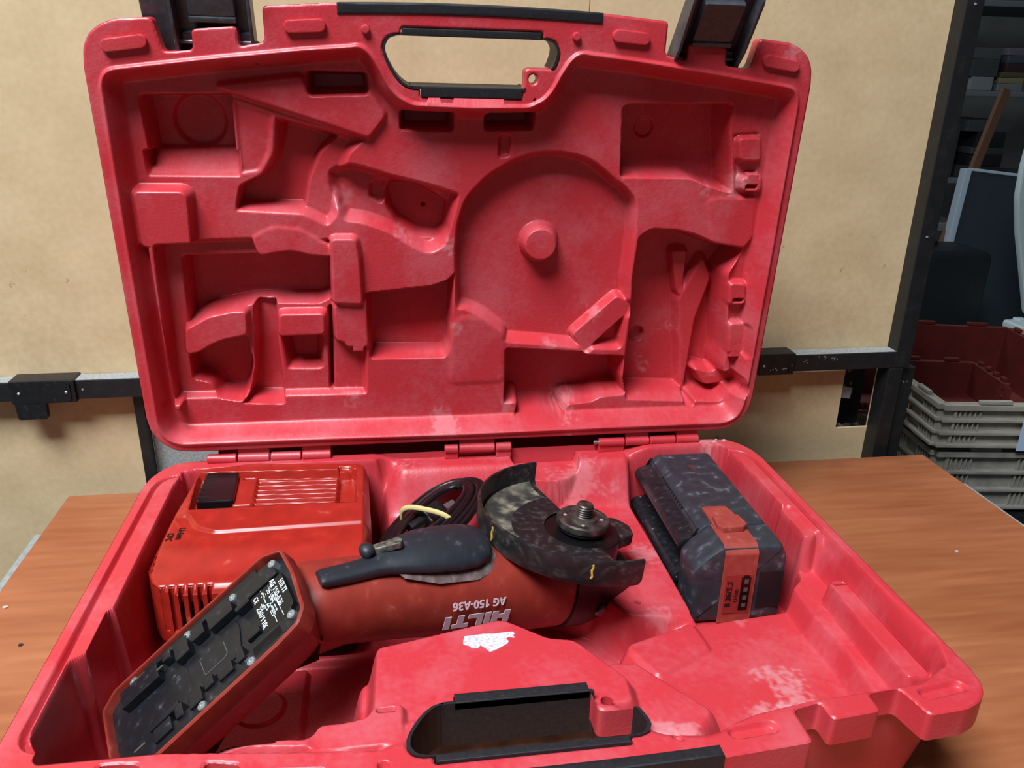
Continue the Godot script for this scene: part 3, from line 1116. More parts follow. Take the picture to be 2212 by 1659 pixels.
	for q in flakes:
		var f := Soup.new()
		var poly := PackedVector2Array()
		for e in 7:
			poly.append(Vector2(q[0], q[1]) * 0.001 + Vector2.from_angle(-TAU * e / 7.0) * rng.randf_range(0.6, 1.4) * q[2] * 0.001)
		f.prism(poly, Transform3D(Basis(Vector3.RIGHT, PI / 2), Vector3(0, 0.0, 0)), -0.0008, 0.002, 0.0)
		part("flake", f.commit(20.0), M.flake_white if q[3] else M.flake_dark, base)
	# torn remains of a paper label on the block
	var paper := Soup.new()
	var torn := Tray.points([-29, 266, -27.5, 261, -20, 260.4, -15, 260, -8, 260.6, 4, 259.8, 5.5, 262, 4, 264, 5, 266, 1, 265, -1, 266.4, 0.5, 269, -0.5, 271, -4, 273.5, -9, 276.5, -13, 278, -15, 274.5, -18, 271, -20, 273.4, -24, 273, -25.5, 270.5, -29, 269])
	paper.prism(torn, Transform3D(Basis(Vector3.RIGHT, Vector3.BACK, Vector3.DOWN), Vector3(0, -0.0061, 0)), -0.0004, 0.0006, 0.0)
	part("label_scrap", paper.commit(20.0), textured("torn_paper", noise_map(33, 0.06, [[0.0, Color(0.66, 0.58, 0.62)], [0.5, Color(0.8, 0.78, 0.82)], [1.0, Color(0.86, 0.86, 0.88)]], 256, 4), 20.0, 0.9), base, Transform3D(), "torn white paper label")
	# catches on the lid's free edge
	for side in [-1, 1]:
		var c := Soup.new()
		c.box(Vector3(0, 0.032, -0.006), Vector3(0.056, 0.088, 0.003), 0.001)
		for e in [-1, 1]:
			c.prism(Tray.rounded(Tray.points([-6, -10, 6, -10, 9, 0, 12, 20, 9, 62, 0, 76, -6, 76]), 0.002), Transform3D(Basis(Vector3(0, 0, 1), Vector3(0, 1, 0), Vector3(-1, 0, 0)), Vector3(e * 0.0268 + 0.00125, 0, 0)), 0.0, 0.0025, 0.0006)
		c.box(Vector3(0, 0.022, 0.001), Vector3(0.033, 0.004, 0.012), 0.001)
		c.box(Vector3(0, 0.0405, 0.0), Vector3(0.033, 0.034, 0.011), 0.002)
		c.box(Vector3(0, 0.006, -0.003), Vector3(0.050, 0.010, 0.006), 0.002)
		if side < 0:
			c.box(Vector3(-0.041, 0.034, -0.010), Vector3(0.021, 0.084, 0.006), 0.0015)
		var catch_part := part("catch", c.commit(32.0), M.catch, lid, Transform3D(Basis(Vector3.RIGHT, 0.62 if side > 0 else 0.28), Vector3(side * 0.1885, 0.349, -0.014)), "black plastic catch")
		var rod := Soup.new()
		rod.tube(PackedVector3Array([Vector3(-0.03, 0.004, 0), Vector3(0.03, 0.004, 0)]), 0.0018, 8)
		part("catch_pin", rod.commit(50.0), M.galvanised, catch_part)

func dusty(called: String, seed_value: int, base: Color, powder: Color, amount: float, rough := 0.6, per_metre := 9.0) -> StandardMaterial3D:
	# a plain colour with cloudy patches of powder rubbed into it
	var mid := base.lerp(powder, 0.12)
	var m := textured(called, noise_map(seed_value, 0.018, [[0.0, base.darkened(0.12)], [1.0 - amount, base], [1.0 - amount * 0.55, mid], [0.97, powder]], 512, 6), per_metre, rough)
	return m

func axis_frame(origin: Vector3, x: Vector3, near_y: Vector3) -> Transform3D:
	x = x.normalized()
	var y := (near_y - x * near_y.dot(x)).normalized()
	return Transform3D(Basis(x, y, x.cross(y)), origin)

func oval(at: float, ry: float, rz: float, dy := 0.0, dz := 0.0, n := 36, square := 2.0) -> PackedVector3Array:
	# a ring round the x axis; square > 2 makes it boxier
	var r := PackedVector3Array()
	for k in n:
		var a := TAU * k / n
		var c := cos(a)
		var s := sin(a)
		r.append(Vector3(at, dy + ry * signf(c) * pow(absf(c), 2.0 / square), dz + rz * signf(s) * pow(absf(s), 2.0 / square)))
	return r

func build_grinder() -> void:
	var lift := Vector3(0, RIM, 0)
	var X := axis_frame(Vector3(0.072, -0.039, 0.154) + lift, Vector3(0.196, -0.042, -0.072), Vector3(0.15, 0.985, -0.06))
	var t := thing("angle_grinder", "worn red cordless angle grinder with black metal guard lying upside down across the case", "power tool", X.origin, X.basis)
	var red := dusty("grinder_red", 51, Color(0.56, 0.185, 0.14), Color(0.62, 0.36, 0.33), 0.42, 0.45, 7.0)
	var black := dusty("grinder_rubber", 52, Color(0.135, 0.15, 0.175), Color(0.32, 0.335, 0.36), 0.42, 0.5, 8.0)
	var cast := dusty("gear_case_black", 53, Color(0.05, 0.045, 0.05), Color(0.2, 0.19, 0.19), 0.3, 0.4, 9.0)
	# motor housing, with the flare that runs into the battery foot
	var s := Soup.new()
	var rings := []
	for q in [[-0.246, 0.012, 0.018, -0.018], [-0.242, 0.019, 0.027, -0.014], [-0.234, 0.026, 0.033, -0.009], [-0.224, 0.0295, 0.034, -0.005], [-0.211, 0.0285, 0.0305, -0.002], [-0.195, 0.0275, 0.0285, 0.0], [-0.16, 0.0285, 0.0295, 0.0], [-0.12, 0.031, 0.032, 0.0], [-0.085, 0.0335, 0.0345, 0.0], [-0.05, 0.035, 0.036, 0.0], [-0.026, 0.0352, 0.0362, 0.0], [-0.0235, 0.0345, 0.0355, 0.0]]:
		rings.append(oval(q[0], q[1], q[2], q[3], 0.0, 44, 2.25))
	rings.reverse()
	for r in rings:
		r.reverse()
	rings.reverse()
	for r in rings:
		r.reverse()
	s.loft(rings)
	var body := part("motor_housing", s.commit(50.0), red, t)
	# gear case
	s = Soup.new()
	rings = []
	for q in [[-0.024, 0.0335, 0.0345], [-0.0225, 0.036, 0.037], [-0.004, 0.0365, 0.0375], [0.008, 0.034, 0.035], [0.022, 0.029, 0.031], [0.036, 0.022, 0.026], [0.044, 0.015, 0.02], [0.047, 0.007, 0.01]]:
		rings.append(oval(q[0], q[1], q[2], 0.0, 0.0, 44, 2.4))
	s.loft(rings)
	part("gear_case", s.commit(50.0), cast, t)
	var bolt := matte("bolt_steel", Color(0.5, 0.5, 0.5), 0.35, 0.9)
	var gs := Soup.new()
	gs.lathe([[0.0, 0.0018], [0.0042, 0.0018], [0.005, 0.0008], [0.005, -0.004]], Transform3D(Basis(Vector3.RIGHT, PI / 2 + 0.3), Vector3(0.004, -0.0115, 0.0355)), 20)
	part("bolt", gs.commit(40.0), bolt, t)
	build_guard(t, X, cast)
	build_paddle(t, red, black)
	build_foot(t, X, red, black)
	# printing on the side, upside down as the tool lies
	var print_white := matte("white_print", Color(0.83, 0.74, 0.78), 0.55)
	var logo := Soup.new()
	var lh := 0.0104
	for b in [[0.0, 0.0042, 0.0, 1.0], [0.0042, 0.0082, 0.28, 0.62], [0.0082, 0.0124, 0.0, 1.0], [0.0136, 0.0176, 0.0, 1.0], [0.0189, 0.0229, 0.0, 1.0], [0.0229, 0.0292, 0.0, 0.34], [0.0285, 0.0395, 0.68, 1.0], [0.0322, 0.0364, 0.0, 0.68], [0.0409, 0.045, 0.0, 1.0]]:
		logo.box(Vector3(((b[0] + b[1]) / 2 - 0.0225) * 1.16, ((b[2] + b[3]) / 2 - 0.5) * lh, 0), Vector3((b[1] - b[0]) * 1.16, (b[3] - b[2]) * lh, 0.0004))
	var turn := deg_to_rad(-6.0)
	var out := Vector3(0, sin(turn), cos(turn))
	var r0 := 0.0362
	part("brand_lettering", logo.commit(20.0), print_white, body, Transform3D(Basis(Vector3(-1, 0, 0), Vector3(0, -cos(turn), sin(turn)), out), out * r0 + Vector3(-0.107, 0, 0)))
	turn = deg_to_rad(13.0)
	out = Vector3(0, sin(turn), cos(turn))
	part("model_lettering", words("AG 150-A36", 0.0058), print_white, body, Transform3D(Basis(Vector3(-1, 0, 0), Vector3(0, -cos(turn), sin(turn)), out), out * (r0 - 0.0003) + Vector3(-0.107, 0, 0)))

func build_guard(t: Node3D, X: Transform3D, cast: Material) -> void:
	# half-round guard round the spindle; its own axis, as the head sits
	var n := Vector3(0.0971, 0.9945, -0.039).normalized()
	var c := Vector3(0.0785, 0.022 + RIM, 0.150)
	var a := X.basis.x
	var ex := (a - n * a.dot(n)).normalized()
	var G := X.affine_inverse() * Transform3D(Basis(ex, n, ex.cross(n)), c)
	var steel := textured("guard_steel", noise_map(61, 0.02, [[0.0, Color(0.08, 0.083, 0.093)], [0.55, Color(0.125, 0.127, 0.135)], [0.72, Color(0.22, 0.21, 0.2)], [1.0, Color(0.38, 0.35, 0.31)]], 512, 6), 9.0, 0.38)
	var sandy := textured("grinding_dust", noise_map(62, 0.016, [[0.0, Color(0.08, 0.075, 0.07)], [0.36, Color(0.16, 0.15, 0.14)], [0.55, Color(0.33, 0.31, 0.27)], [0.75, Color(0.5, 0.47, 0.39)], [1.0, Color(0.62, 0.59, 0.5)]], 512, 6), 6.0, 0.9)
	var s := Soup.new()
	# the rolled wall with its lip; angles counted as lathe() does
	s.lathe([[0.030, -0.0235], [0.076, -0.0235], [0.0815, -0.0215], [0.0842, -0.016], [0.0848, -0.002], [0.0842, 0.0], [0.0826, 0.0002], [0.0818, -0.001], [0.0812, -0.015], [0.078, -0.0195], [0.073, -0.0208], [0.030, -0.0208]], Transform3D(), 60, deg_to_rad(87), deg_to_rad(266))
	part("guard", s.commit(38.0), steel, t, G, "black steel half-round guard")
	s = Soup.new()
	s.lathe([[0.056, -0.0207], [0.072, -0.0206], [0.0795, -0.0165], [0.079, -0.0155], [0.0705, -0.0196], [0.06, -0.0204]], Transform3D(), 40, deg_to_rad(92), deg_to_rad(178))
	part("dust_layer", s.commit(50.0), sandy, t, G)
	s = Soup.new()
	s.lathe([[0.031, -0.06], [0.031, -0.0232], [0.03, -0.0222], [0.02, -0.022], [0.0, -0.022]], Transform3D(), 40)
	part("bearing_cover", s.commit(40.0), cast, t, G)
	s = Soup.new()
	s.prism(Tray.rounded(Tray.points([18, -20, 42, -14, 47, 2, 41, 16, 20, 20]), 0.004), Transform3D(Basis(Vector3.RIGHT, Vector3.BACK, Vector3.DOWN), Vector3(0, -0.0235, 0)), 0.0, 0.01, 0.0015)
	part("guard_clamp", s.commit(35.0), steel, t, G)
	s = Soup.new()
	s.lathe([[0.0, -0.019], [0.0195, -0.019], [0.0195, -0.0165], [0.0, -0.0165]], Transform3D(), 40)
	part("inner_flange", s.commit(40.0), matte("flange_black", Color(0.05, 0.05, 0.055), 0.5), t, G)
	var worn := textured("worn_steel", noise_map(63, 0.02, [[0.0, Color(0.2, 0.18, 0.165)], [0.5, Color(0.33, 0.3, 0.28)], [1.0, Color(0.52, 0.48, 0.45)]], 256, 5), 20.0, 0.42, null, 0.0, 0.7)
	s = Soup.new()
	s.lathe([[0.0195, -0.0165], [0.0208, -0.016], [0.021, -0.0115], [0.0202, -0.0102], [0.017, -0.0100], [0.0165, -0.0105], [0.0118, -0.0108], [0.0112, -0.0092], [0.0085, -0.009], [0.0, -0.009]], Transform3D(), 48)
	var nut := part("clamping_nut", s.commit(32.0), worn, t, G)
	var pin := matte("pin_hole", Color(0.62, 0.6, 0.57), 0.6)
	for k in 4:
		s = Soup.new()
		s.lathe([[0.0, -0.0102], [0.0014, -0.0102], [0.0014, -0.012]], Transform3D(Basis(), Vector3(0.0145 * cos(0.6 + PI / 2 * k), 0, 0.0145 * sin(0.6 + PI / 2 * k))), 12)
		part("spanner_hole", s.commit(30.0), pin, nut)
	s = Soup.new()
	var prof := [[0.0072, -0.0095]]
	for k in 5:
		prof += [[0.0072, -0.0088 + k * 0.0018], [0.0061, -0.0079 + k * 0.0018]]
	prof += [[0.0066, 0.0004], [0.0058, 0.0016], [0.0, 0.0018]]
	s.lathe(prof, Transform3D(), 32)
	part("spindle", s.commit(40.0), worn, t, G)
	var chalk := matte("yellow_paint_dab", Color(0.72, 0.6, 0.24), 0.8)
	for ang in [deg_to_rad(183.0), deg_to_rad(240.0)]:
		s = Soup.new()
		var path := PackedVector3Array()
		for k in 6:
			path.append(Vector3(0.0846 * cos(ang + 0.006 * sin(k * 2.0)), -0.003 - k * 0.0022, -0.0846 * sin(ang + 0.006 * sin(k * 2.0))))
		s.tube(path, 0.0009, 6)
		part("paint_mark", s.commit(60.0), chalk, t, G)

func build_paddle(t: Node3D, red: Material, black: Material) -> void:
	# long switch paddle: a slim lever that widens into a palm pad
	var s := Soup.new()
	var rings := []
	for q in [[-0.218, 0.0268, 0.0075, 0.003, 0.012], [-0.215, 0.0272, 0.0085, 0.0045, 0.012], [-0.198, 0.028, 0.009, 0.0055, 0.010], [-0.180, 0.0305, 0.0095, 0.006, 0.008], [-0.170, 0.033, 0.0135, 0.0065, 0.005], [-0.157, 0.037, 0.020, 0.007, 0.002], [-0.142, 0.040, 0.0245, 0.0075, 0.0], [-0.122, 0.0415, 0.0265, 0.0075, -0.001], [-0.107, 0.0415, 0.026, 0.007, -0.002], [-0.097, 0.041, 0.022, 0.006, -0.002], [-0.0925, 0.0405, 0.016, 0.0045, -0.002], [-0.091, 0.040, 0.009, 0.003, -0.002]]:
		var ring := PackedVector3Array()
		for k in 28:
			var a := TAU * k / 28
			var cy := cos(a)
			var sz := sin(a)
			var y: float = q[1] + (q[3] * 0.75 if cy > 0.0 else q[3]) * signf(cy) * pow(absf(cy), 0.7)
			var z: float = q[4] + q[2] * signf(sz) * pow(absf(sz), 0.7)
			# the pad bends down round the housing
			y -= pow(absf(z - q[4]), 2.0) * 13.0
			ring.append(Vector3(q[0], y, z))
		rings.append(ring)
	s.loft(rings)
	var pad := part("switch_paddle", s.commit(45.0), black, t, Transform3D(), "black rubber switch paddle")
	# worn channel under the pad's near edge
	var seat := textured("worn_channel", noise_map(71, 0.03, [[0.0, Color(0.26, 0.2, 0.19)], [0.5, Color(0.4, 0.33, 0.32)], [1.0, Color(0.6, 0.52, 0.52)]], 256, 5), 16.0, 0.5)
	s = Soup.new()
	rings = []
	for q in [[-0.172, 0.012, 0.001], [-0.162, 0.022, 0.0012], [-0.137, 0.0268, 0.001], [-0.107, 0.0268, 0.001], [-0.093, 0.023, 0.001], [-0.087, 0.013, 0.001]]:
		var ring := PackedVector3Array()
		for k in 24:
			var a := TAU * k / 24
			var z: float = q[1] * sin(a)
			ring.append(Vector3(q[0], 0.0345 + q[2] * cos(a) - z * z * 17.0, z))
		rings.append(ring)
	s.loft(rings)
	part("switch_channel", s.commit(45.0), seat, t)
	var metal := textured("worn_lever_metal", noise_map(72, 0.03, [[0.0, Color(0.1, 0.1, 0.09)], [0.5, Color(0.42, 0.41, 0.37)], [1.0, Color(0.62, 0.61, 0.55)]], 256, 5), 22.0, 0.4, null, 0.0, 0.4)
	s = Soup.new()
	s.prism(Tray.rounded(Tray.points([-0.5, -3, 22, -5, 26, -1, 24, 3.5, 2, 2.5]), 0.002), Transform3D(Basis(Vector3(0.86, 0.40, 0.30).normalized(), Vector3(-0.24, -0.1, 0.96).normalized(), Vector3(0.41, -0.90, 0.0).normalized()), Vector3(-0.182, 0.0345, -0.001)), -0.003, 0.002, 0.0008)
	part("lock_lever", s.commit(40.0), metal, pad)
	s = Soup.new()
	rings = []
	for q in [[-0.004, 0.001], [-0.003, 0.004], [0.0, 0.0055], [0.004, 0.0045], [0.006, 0.002]]:
		rings.append(oval(q[0], q[1] * 1.0, q[1] * 1.25, 0.0, 0.0, 16))
	s.loft(rings)
	part("lock_knob", s.commit(50.0), black, pad, Transform3D(Basis(Vector3.BACK, 0.5), Vector3(-0.184, 0.037, 0.001)))

func foot_points(flat: Array) -> PackedVector2Array:
	var p := Tray.points(flat)
	for k in p.size():
		p[k].y = -p[k].y
	return p

func build_foot(t: Node3D, X: Transform3D, red: Material, black: Material) -> void:
	# battery interface: a slanted tray; u runs along it, v across, n out of it
	var P := Vector3(-0.1491, 0.0435 + RIM, 0.2242)
	var u := Vector3(-0.7627, -0.603, 0.2337).normalized()
	var v := Vector3(0.3406, -0.0673, 0.9378)
	v = (v - u * v.dot(u)).normalized()
	# local x runs along v, local y against u, so that z points out; the lists below give [v, u] in millimetres
	var F := X.affine_inverse() * Transform3D(Basis(v, -u, v.cross(-u)), P)
	var rim := Tray.rounded(foot_points([3, -6, 28, -7, 62, -4, 70, 3, 72, 20, 72, 110, 66, 139, 4, 141, -5, 130, -6, 90, -6, 8]), 0.003, 3)
	if Geometry2D.is_polygon_clockwise(rim):
		rim.reverse()
	var well := Tray.inset(rim, 0.0026)
	var s := Soup.new()
	var rings := []
	for l in [[-0.046, 0.024], [-0.034, 0.013], [-0.018, 0.004], [-0.012, 0.0], [-0.001, 0.0], [0.0, 0.001]]:
		var ring := PackedVector3Array()
		for q in Tray.inset(rim, l[1]):
			ring.append(Vector3(q.x, q.y, l[0]))
		rings.append(ring)
	for l in [[0.0, 0.002], [-0.001, 0.0026], [-0.007, 0.0028]]:
		var ring := PackedVector3Array()
		for q in Tray.inset(rim, l[1]):
			ring.append(Vector3(q.x, q.y, l[0]))
		rings.append(ring)
	s.loft(rings)
	var foot := part("battery_foot", s.commit(35.0), red, t, F)
	# black inner tray with rails, blocks and screws
	var inner := dusty("interface_black", 81, Color(0.095, 0.1, 0.115), Color(0.32, 0.33, 0.36), 0.45, 0.36, 10.0)
	s = Soup.new()
	s.prism(well, Transform3D(), -0.0075, -0.0062, 0.0)
	for b in [[-2.5, 2.5, 16, 108, 0.3], [57, 69, 14, 122, 0.0], [2, 17, 4, 36, 0.0], [52, 66, 4, 36, 0.0]]:
		s.box(Vector3((b[0] + b[1]) * 0.0005, (b[2] + b[3]) * -0.0005, -0.0043), Vector3((b[1] - b[0]) * 0.001, (b[3] - b[2]) * 0.001, 0.0045), 0.0007)
	var frame_part := part("interface_tray", s.commit(30.0), inner, foot)
	# rails along both sides
	for b in [[3, 17, 38, 57], [4, 14, 60, 70], [3, 18, 73, 84], [2, 9, 86, 93], [3, 17, 97, 126], [50, 60, 40, 46], [52, 61, 49, 60], [50, 58, 63, 70], [51, 62, 72, 82], [50, 60, 86, 92], [53, 63, 95, 108], [47, 52, 88, 110], [18, 22, 26, 37], [46, 51, 26, 36]]:
		s = Soup.new()
		s.box(Vector3((b[0] + b[1]) * 0.0005, (b[2] + b[3]) * -0.0005, -0.0031), Vector3((b[1] - b[0]) * 0.001, (b[3] - b[2]) * 0.001, 0.0064), 0.0009)
		part("rail_block", s.commit(35.0), inner, frame_part)
	s = Soup.new()
	s.prism(Tray.rounded(foot_points([18, 42, 27, 40, 48, 44, 48, 80, 18, 81]), 0.003), Transform3D(), -0.0065, -0.0052, 0.0004)
	part("raised_pad", s.commit(30.0), inner, frame_part)
	s = Soup.new()
	s.tube(PackedVector3Array([Vector3(0.0285, -0.053, -0.0052), Vector3(0.0395, -0.0525, -0.0052), Vector3(0.0415, -0.055, -0.0052), Vector3(0.0415, -0.0700, -0.0052), Vector3(0.0275, -0.0712, -0.0052), Vector3(0.0262, -0.069, -0.0052)]), 0.0004, 5)
	part("moulded_line", s.commit(60.0), matte("scuffed_line", Color(0.3, 0.31, 0.33), 0.6), frame_part)
	var screw := matte("screw_zinc", Color(0.72, 0.76, 0.78), 0.38, 0.8)
	for q in [[7.7, 4.1], [58.9, 5.3], [6.2, 36.3], [66.0, 38.1], [3.5, 72.5], [65.3, 74.7], [1.8, 115.5]]:
		s = Soup.new()
		s.lathe([[0.0, 0.0007], [0.0012, 0.0007], [0.0014, 0.0011], [0.0026, 0.001], [0.0031, 0.0004], [0.0031, -0.005]], Transform3D(Basis(Vector3.RIGHT, PI / 2), Vector3(q[0] * 0.001, q[1] * -0.001, -0.0015)), 18)
		part("screw", s.commit(40.0), screw, frame_part)
	var tongue := matte("steel_contact", Color(0.62, 0.6, 0.55), 0.35, 0.8)
	for b in [[4.5, 112, 3, 12], [56, 118, 1.2, 8], [11, 96, 1.2, 6]]:
		s = Soup.new()
		s.box(Vector3(b[0] * 0.001, b[1] * -0.001, -0.0005), Vector3(b[2] * 0.001, b[3] * 0.001, 0.0012), 0.0003)
		part("contact_strip", s.commit(30.0), tongue, frame_part)
	# rating plate
	s = Soup.new()
	s.prism(Tray.rounded(foot_points([20, 1, 50, 1, 56, 8, 54, 26, 20, 26]), 0.001), Transform3D(), -0.0063, -0.0018, 0.0004)
	var plate := part("rating_plate", s.commit(30.0), matte("plate_black", Color(0.06, 0.062, 0.068), 0.4), frame_part)
	var ink := matte("plate_ink", Color(0.8, 0.84, 0.85), 0.6)
	var lay := func(text: String, x: float, y: float, h: float, bold: bool) -> void:
		# lettering reads along v with its head towards the motor
		part("plate_lettering", words(text, h * 0.001, bold, 0.0002), ink, plate, Transform3D(Basis(), Vector3(x * 0.001, y * -0.001, -0.00165)))
	lay.call("HILTI", 31.5, 3.3, 3.4, true)
	lay.call("AG 150-A36", 32, 8.6, 2.3, true)
	lay.call("36 V", 28, 12.6, 1.7, false)
	lay.call("CE", 25, 22.6, 2.8, true)
	lay.call("230/110", 41, 22.8, 2.0, true)
	lay.call("K", 50, 23, 2.6, true)
	var scrape := Soup.new()
	var rng := RandomNumberGenerator.new()
	rng.seed = 88
	for k in 46:
		var q := Vector2(rng.randf_range(22, 52), rng.randf_range(9.5, 20.5))
		if q.x > 40 and q.y > 17:
			q.y -= 5
		scrape.box(Vector3(q.x * 0.001, q.y * -0.001, -0.0017), Vector3(rng.randf_range(0.0015, 0.006), rng.randf_range(0.0002, 0.0006), 0.0002))
	for k in 2:
		var m := Vector2(37 + k * 8, 17.0 - k * 2.0)
		for e in 3:
			var p := m + Vector2.from_angle(TAU * e / 3 + 0.5) * 3.0
			var q := m + Vector2.from_angle(TAU * (e + 1) / 3 + 0.5) * 3.0
			scrape.tube(PackedVector3Array([Vector3(p.x, -p.y, -1.65) * 0.001, Vector3(q.x, -q.y, -1.65) * 0.001]), 0.00025, 4)
	part("plate_print", scrape.commit(20.0), ink, plate)

func build_charger() -> void:
	# mains charger: x -0.246..-0.090, z 0.012..0.183, y -0.08..-0.002 from the hinge
	var t := thing("battery_charger", "red orange battery charger with black contact block in the case's back left corner", "battery charger", Vector3(-0.168, RIM - 0.08, 0.098))
	var skin := dusty("charger_red", 91, Color(0.66, 0.155, 0.115), Color(0.72, 0.33, 0.3), 0.3, 0.3, 5.0)
	var at := Transform3D(Basis(), Vector3(0.168, 0.08, -0.098))
	var plan := Tray.rounded(Tray.points([-238, 13, -222, 11, -196, 6, -112, 15, -96, 18, -91, 30, -88, 128, -96, 174, -104, 182, -226, 182, -240, 176, -249, 158, -249, 130, -242, 60]), 0.006, 4)
	# vents cut as notches in the front edge
	var edge := PackedVector2Array()
	var notches := [-0.2345, -0.228, -0.2215, -0.215, -0.2085, -0.202, -0.178]
	var ring := plan
	if Geometry2D.is_polygon_clockwise(ring):
		ring.reverse()
	var big := [ring]
	for x in notches:
		var cut := PackedVector2Array([Vector2(x - 0.0017, 0.1772), Vector2(x + 0.0017, 0.1772), Vector2(x + 0.0017, 0.2), Vector2(x - 0.0017, 0.2)])
		big = Geometry2D.clip_polygons(big[0], cut)
	for z in [0.146, 0.1525, 0.159]:
		var cut := PackedVector2Array([Vector2(-0.27, z - 0.0016), Vector2(-0.2455, z - 0.0016), Vector2(-0.2455, z + 0.0016), Vector2(-0.27, z + 0.0016)])
		var got := Geometry2D.clip_polygons(big[0], cut)
		if got.size():
			big = [got[0]]
	edge = big[0]
	var T := Tray.new(Vector2(-0.255, 0.0), Vector2(-0.08, 0.19), 0.001)
	T.h.fill(0.001)
	# upper deck falls away to the left shoulder and in shallow facets to the front
	T.paint(Tray.points([-300, -50, -237, -50, -231, 95, -216, 118, -208, 135, -206, 260, -300, 260]), -0.0015, 0.014, false)
	T.pit([-232, 92, -222, 112, -205, 121, -60, 118, -60, 128, -206, 131, -228, 122, -246, 92], -1.5, 3)
	T.paint(Tray.points([-300, 118, -214, 120, -60, 116, -60, 260, -300, 260]), -0.0015, 0.003, false)
	T.paint(Tray.points([-300, 138, -206, 136, -60, 143, -60, 260, -300, 260]), -0.0085, 0.036, false)
	T.paint(Tray.points([-300, -50, -243, -50, -243, 300, -300, 300]), -0.009, 0.007, false)
	T.paint(Tray.points([-97, -50, -60, -50, -60, 300, -94, 300]), -0.016, 0.010, false)
	T.paint(Tray.points([-300, 176, -60, 176, -60, 300, -300, 300]), -0.014, 0.008, false)
	# battery slot: a sunk bed with ribs and end wall
	T.pit([-239, 20, -104, 27, -101, 86, -234, 86], -7, 1.6, Vector2.ZERO, 0.001)
	T.bump([-203, 31, -188, 31, -186, 79, -201, 79], -0.5, 4, Vector2.ZERO, 0.002)
	for k in 6:
		T.paint(Tray.stadium(-0.184, 0.0355 + k * 0.0078, -0.117, 0.0385 + k * 0.0078, 0.0013), -0.0025, 0.0018, true)
	T.pit([-118, 20, -102, 27, -100, 87, -118, 87], -10, 2, Vector2.ZERO, 0.001)
	T.bump([-116, 22, -107, 23, -107, 27, -116, 27], -2, 1.5)
	T.trim(edge, [])
	var body := part("housing", T.mesh(true, func(_p: Vector3) -> Color: return Color.WHITE), skin, t, at)
	var s := Soup.new()
	for k in edge.size():
		var a := edge[k]
		var b := edge[(k + 1) % edge.size()]
		var ha := T.h[clampi(int(round((a.y - T.lo.y) / T.st)), 0, T.ny - 1) * T.nx + clampi(int(round((a.x - T.lo.x) / T.st)), 0, T.nx - 1)]
		var hb := T.h[clampi(int(round((b.y - T.lo.y) / T.st)), 0, T.ny - 1) * T.nx + clampi(int(round((b.x - T.lo.x) / T.st)), 0, T.nx - 1)]
		ha -= 0.0004
		hb -= 0.0004
		s.quad(Vector3(b.x, hb + 0.0006, b.y), Vector3(a.x, ha + 0.0006, a.y), Vector3(a.x, -0.047, a.y), Vector3(b.x, -0.047, b.y)) if Geometry2D.is_polygon_clockwise(edge) else s.quad(Vector3(a.x, ha + 0.0006, a.y), Vector3(b.x, hb + 0.0006, b.y), Vector3(b.x, -0.047, b.y), Vector3(a.x, -0.047, a.y))
	s.prism(plan, Transform3D(Basis(Vector3.RIGHT, PI / 2), Vector3.ZERO), 0.046, 0.057, 0.0012)
	part("side_wall", s.commit(32.0), skin, body)
	s = Soup.new()
	s.prism(Tray.inset(plan if not Geometry2D.is_polygon_clockwise(plan) else ring, 0.004), Transform3D(Basis(Vector3.RIGHT, PI / 2), Vector3.ZERO), 0.022, 0.0795, 0.002)
	part("base_tray", s.commit(32.0), matte("charger_base_black", Color(0.035, 0.033, 0.036), 0.55), t, at)
	# contact block with its comb of slots
	var black := dusty("contact_black", 93, Color(0.07, 0.072, 0.08), Color(0.24, 0.24, 0.25), 0.3, 0.22, 12.0)
	s = Soup.new()
	s.prism(Tray.rounded(Tray.points([-231, 26, -203, 27, -200, 79, -230, 78]), 0.003), at * Transform3D(Basis(Vector3.RIGHT, PI / 2), Vector3.ZERO), -0.0035, 0.012, 0.0016)
	var block := part("contact_block", s.commit(32.0), black, t, Transform3D(), "glossy black contact block")
	s = Soup.new()
	for k in 6:
		s.box(Vector3(-0.2255, 0.0034, 0.0335 + k * 0.0074), Vector3(0.010, 0.0005, 0.0009), 0.0)
	part("contact_slots", s.commit(20.0), M.dark, block, at)  # dark bars on the block paint the shade of its slots
	# printing
	var ink := matte("black_print", Color(0.09, 0.05, 0.05), 0.5)
	# lettering on the left shoulder, laid on the moulded surface
	for q in [["Li-Ion", -0.2335, 0.119], ["CPC", -0.2405, 0.1235]]:
		var k := int(round((q[2] - T.lo.y) / T.st)) * T.nx + int(round((q[1] - T.lo.x) / T.st))
		var slope := (T.h[k + 2] - T.h[k - 2]) / (4.0 * T.st)
		var head := Vector3(1, slope, 0).normalized()
		part("type_lettering", words(q[0], 0.0046), ink, body, Transform3D(Basis(Vector3(0, 0, 1), head, Vector3(0, 0, 1).cross(head)), Vector3(q[1], T.h[k] + 0.0004, q[2])))

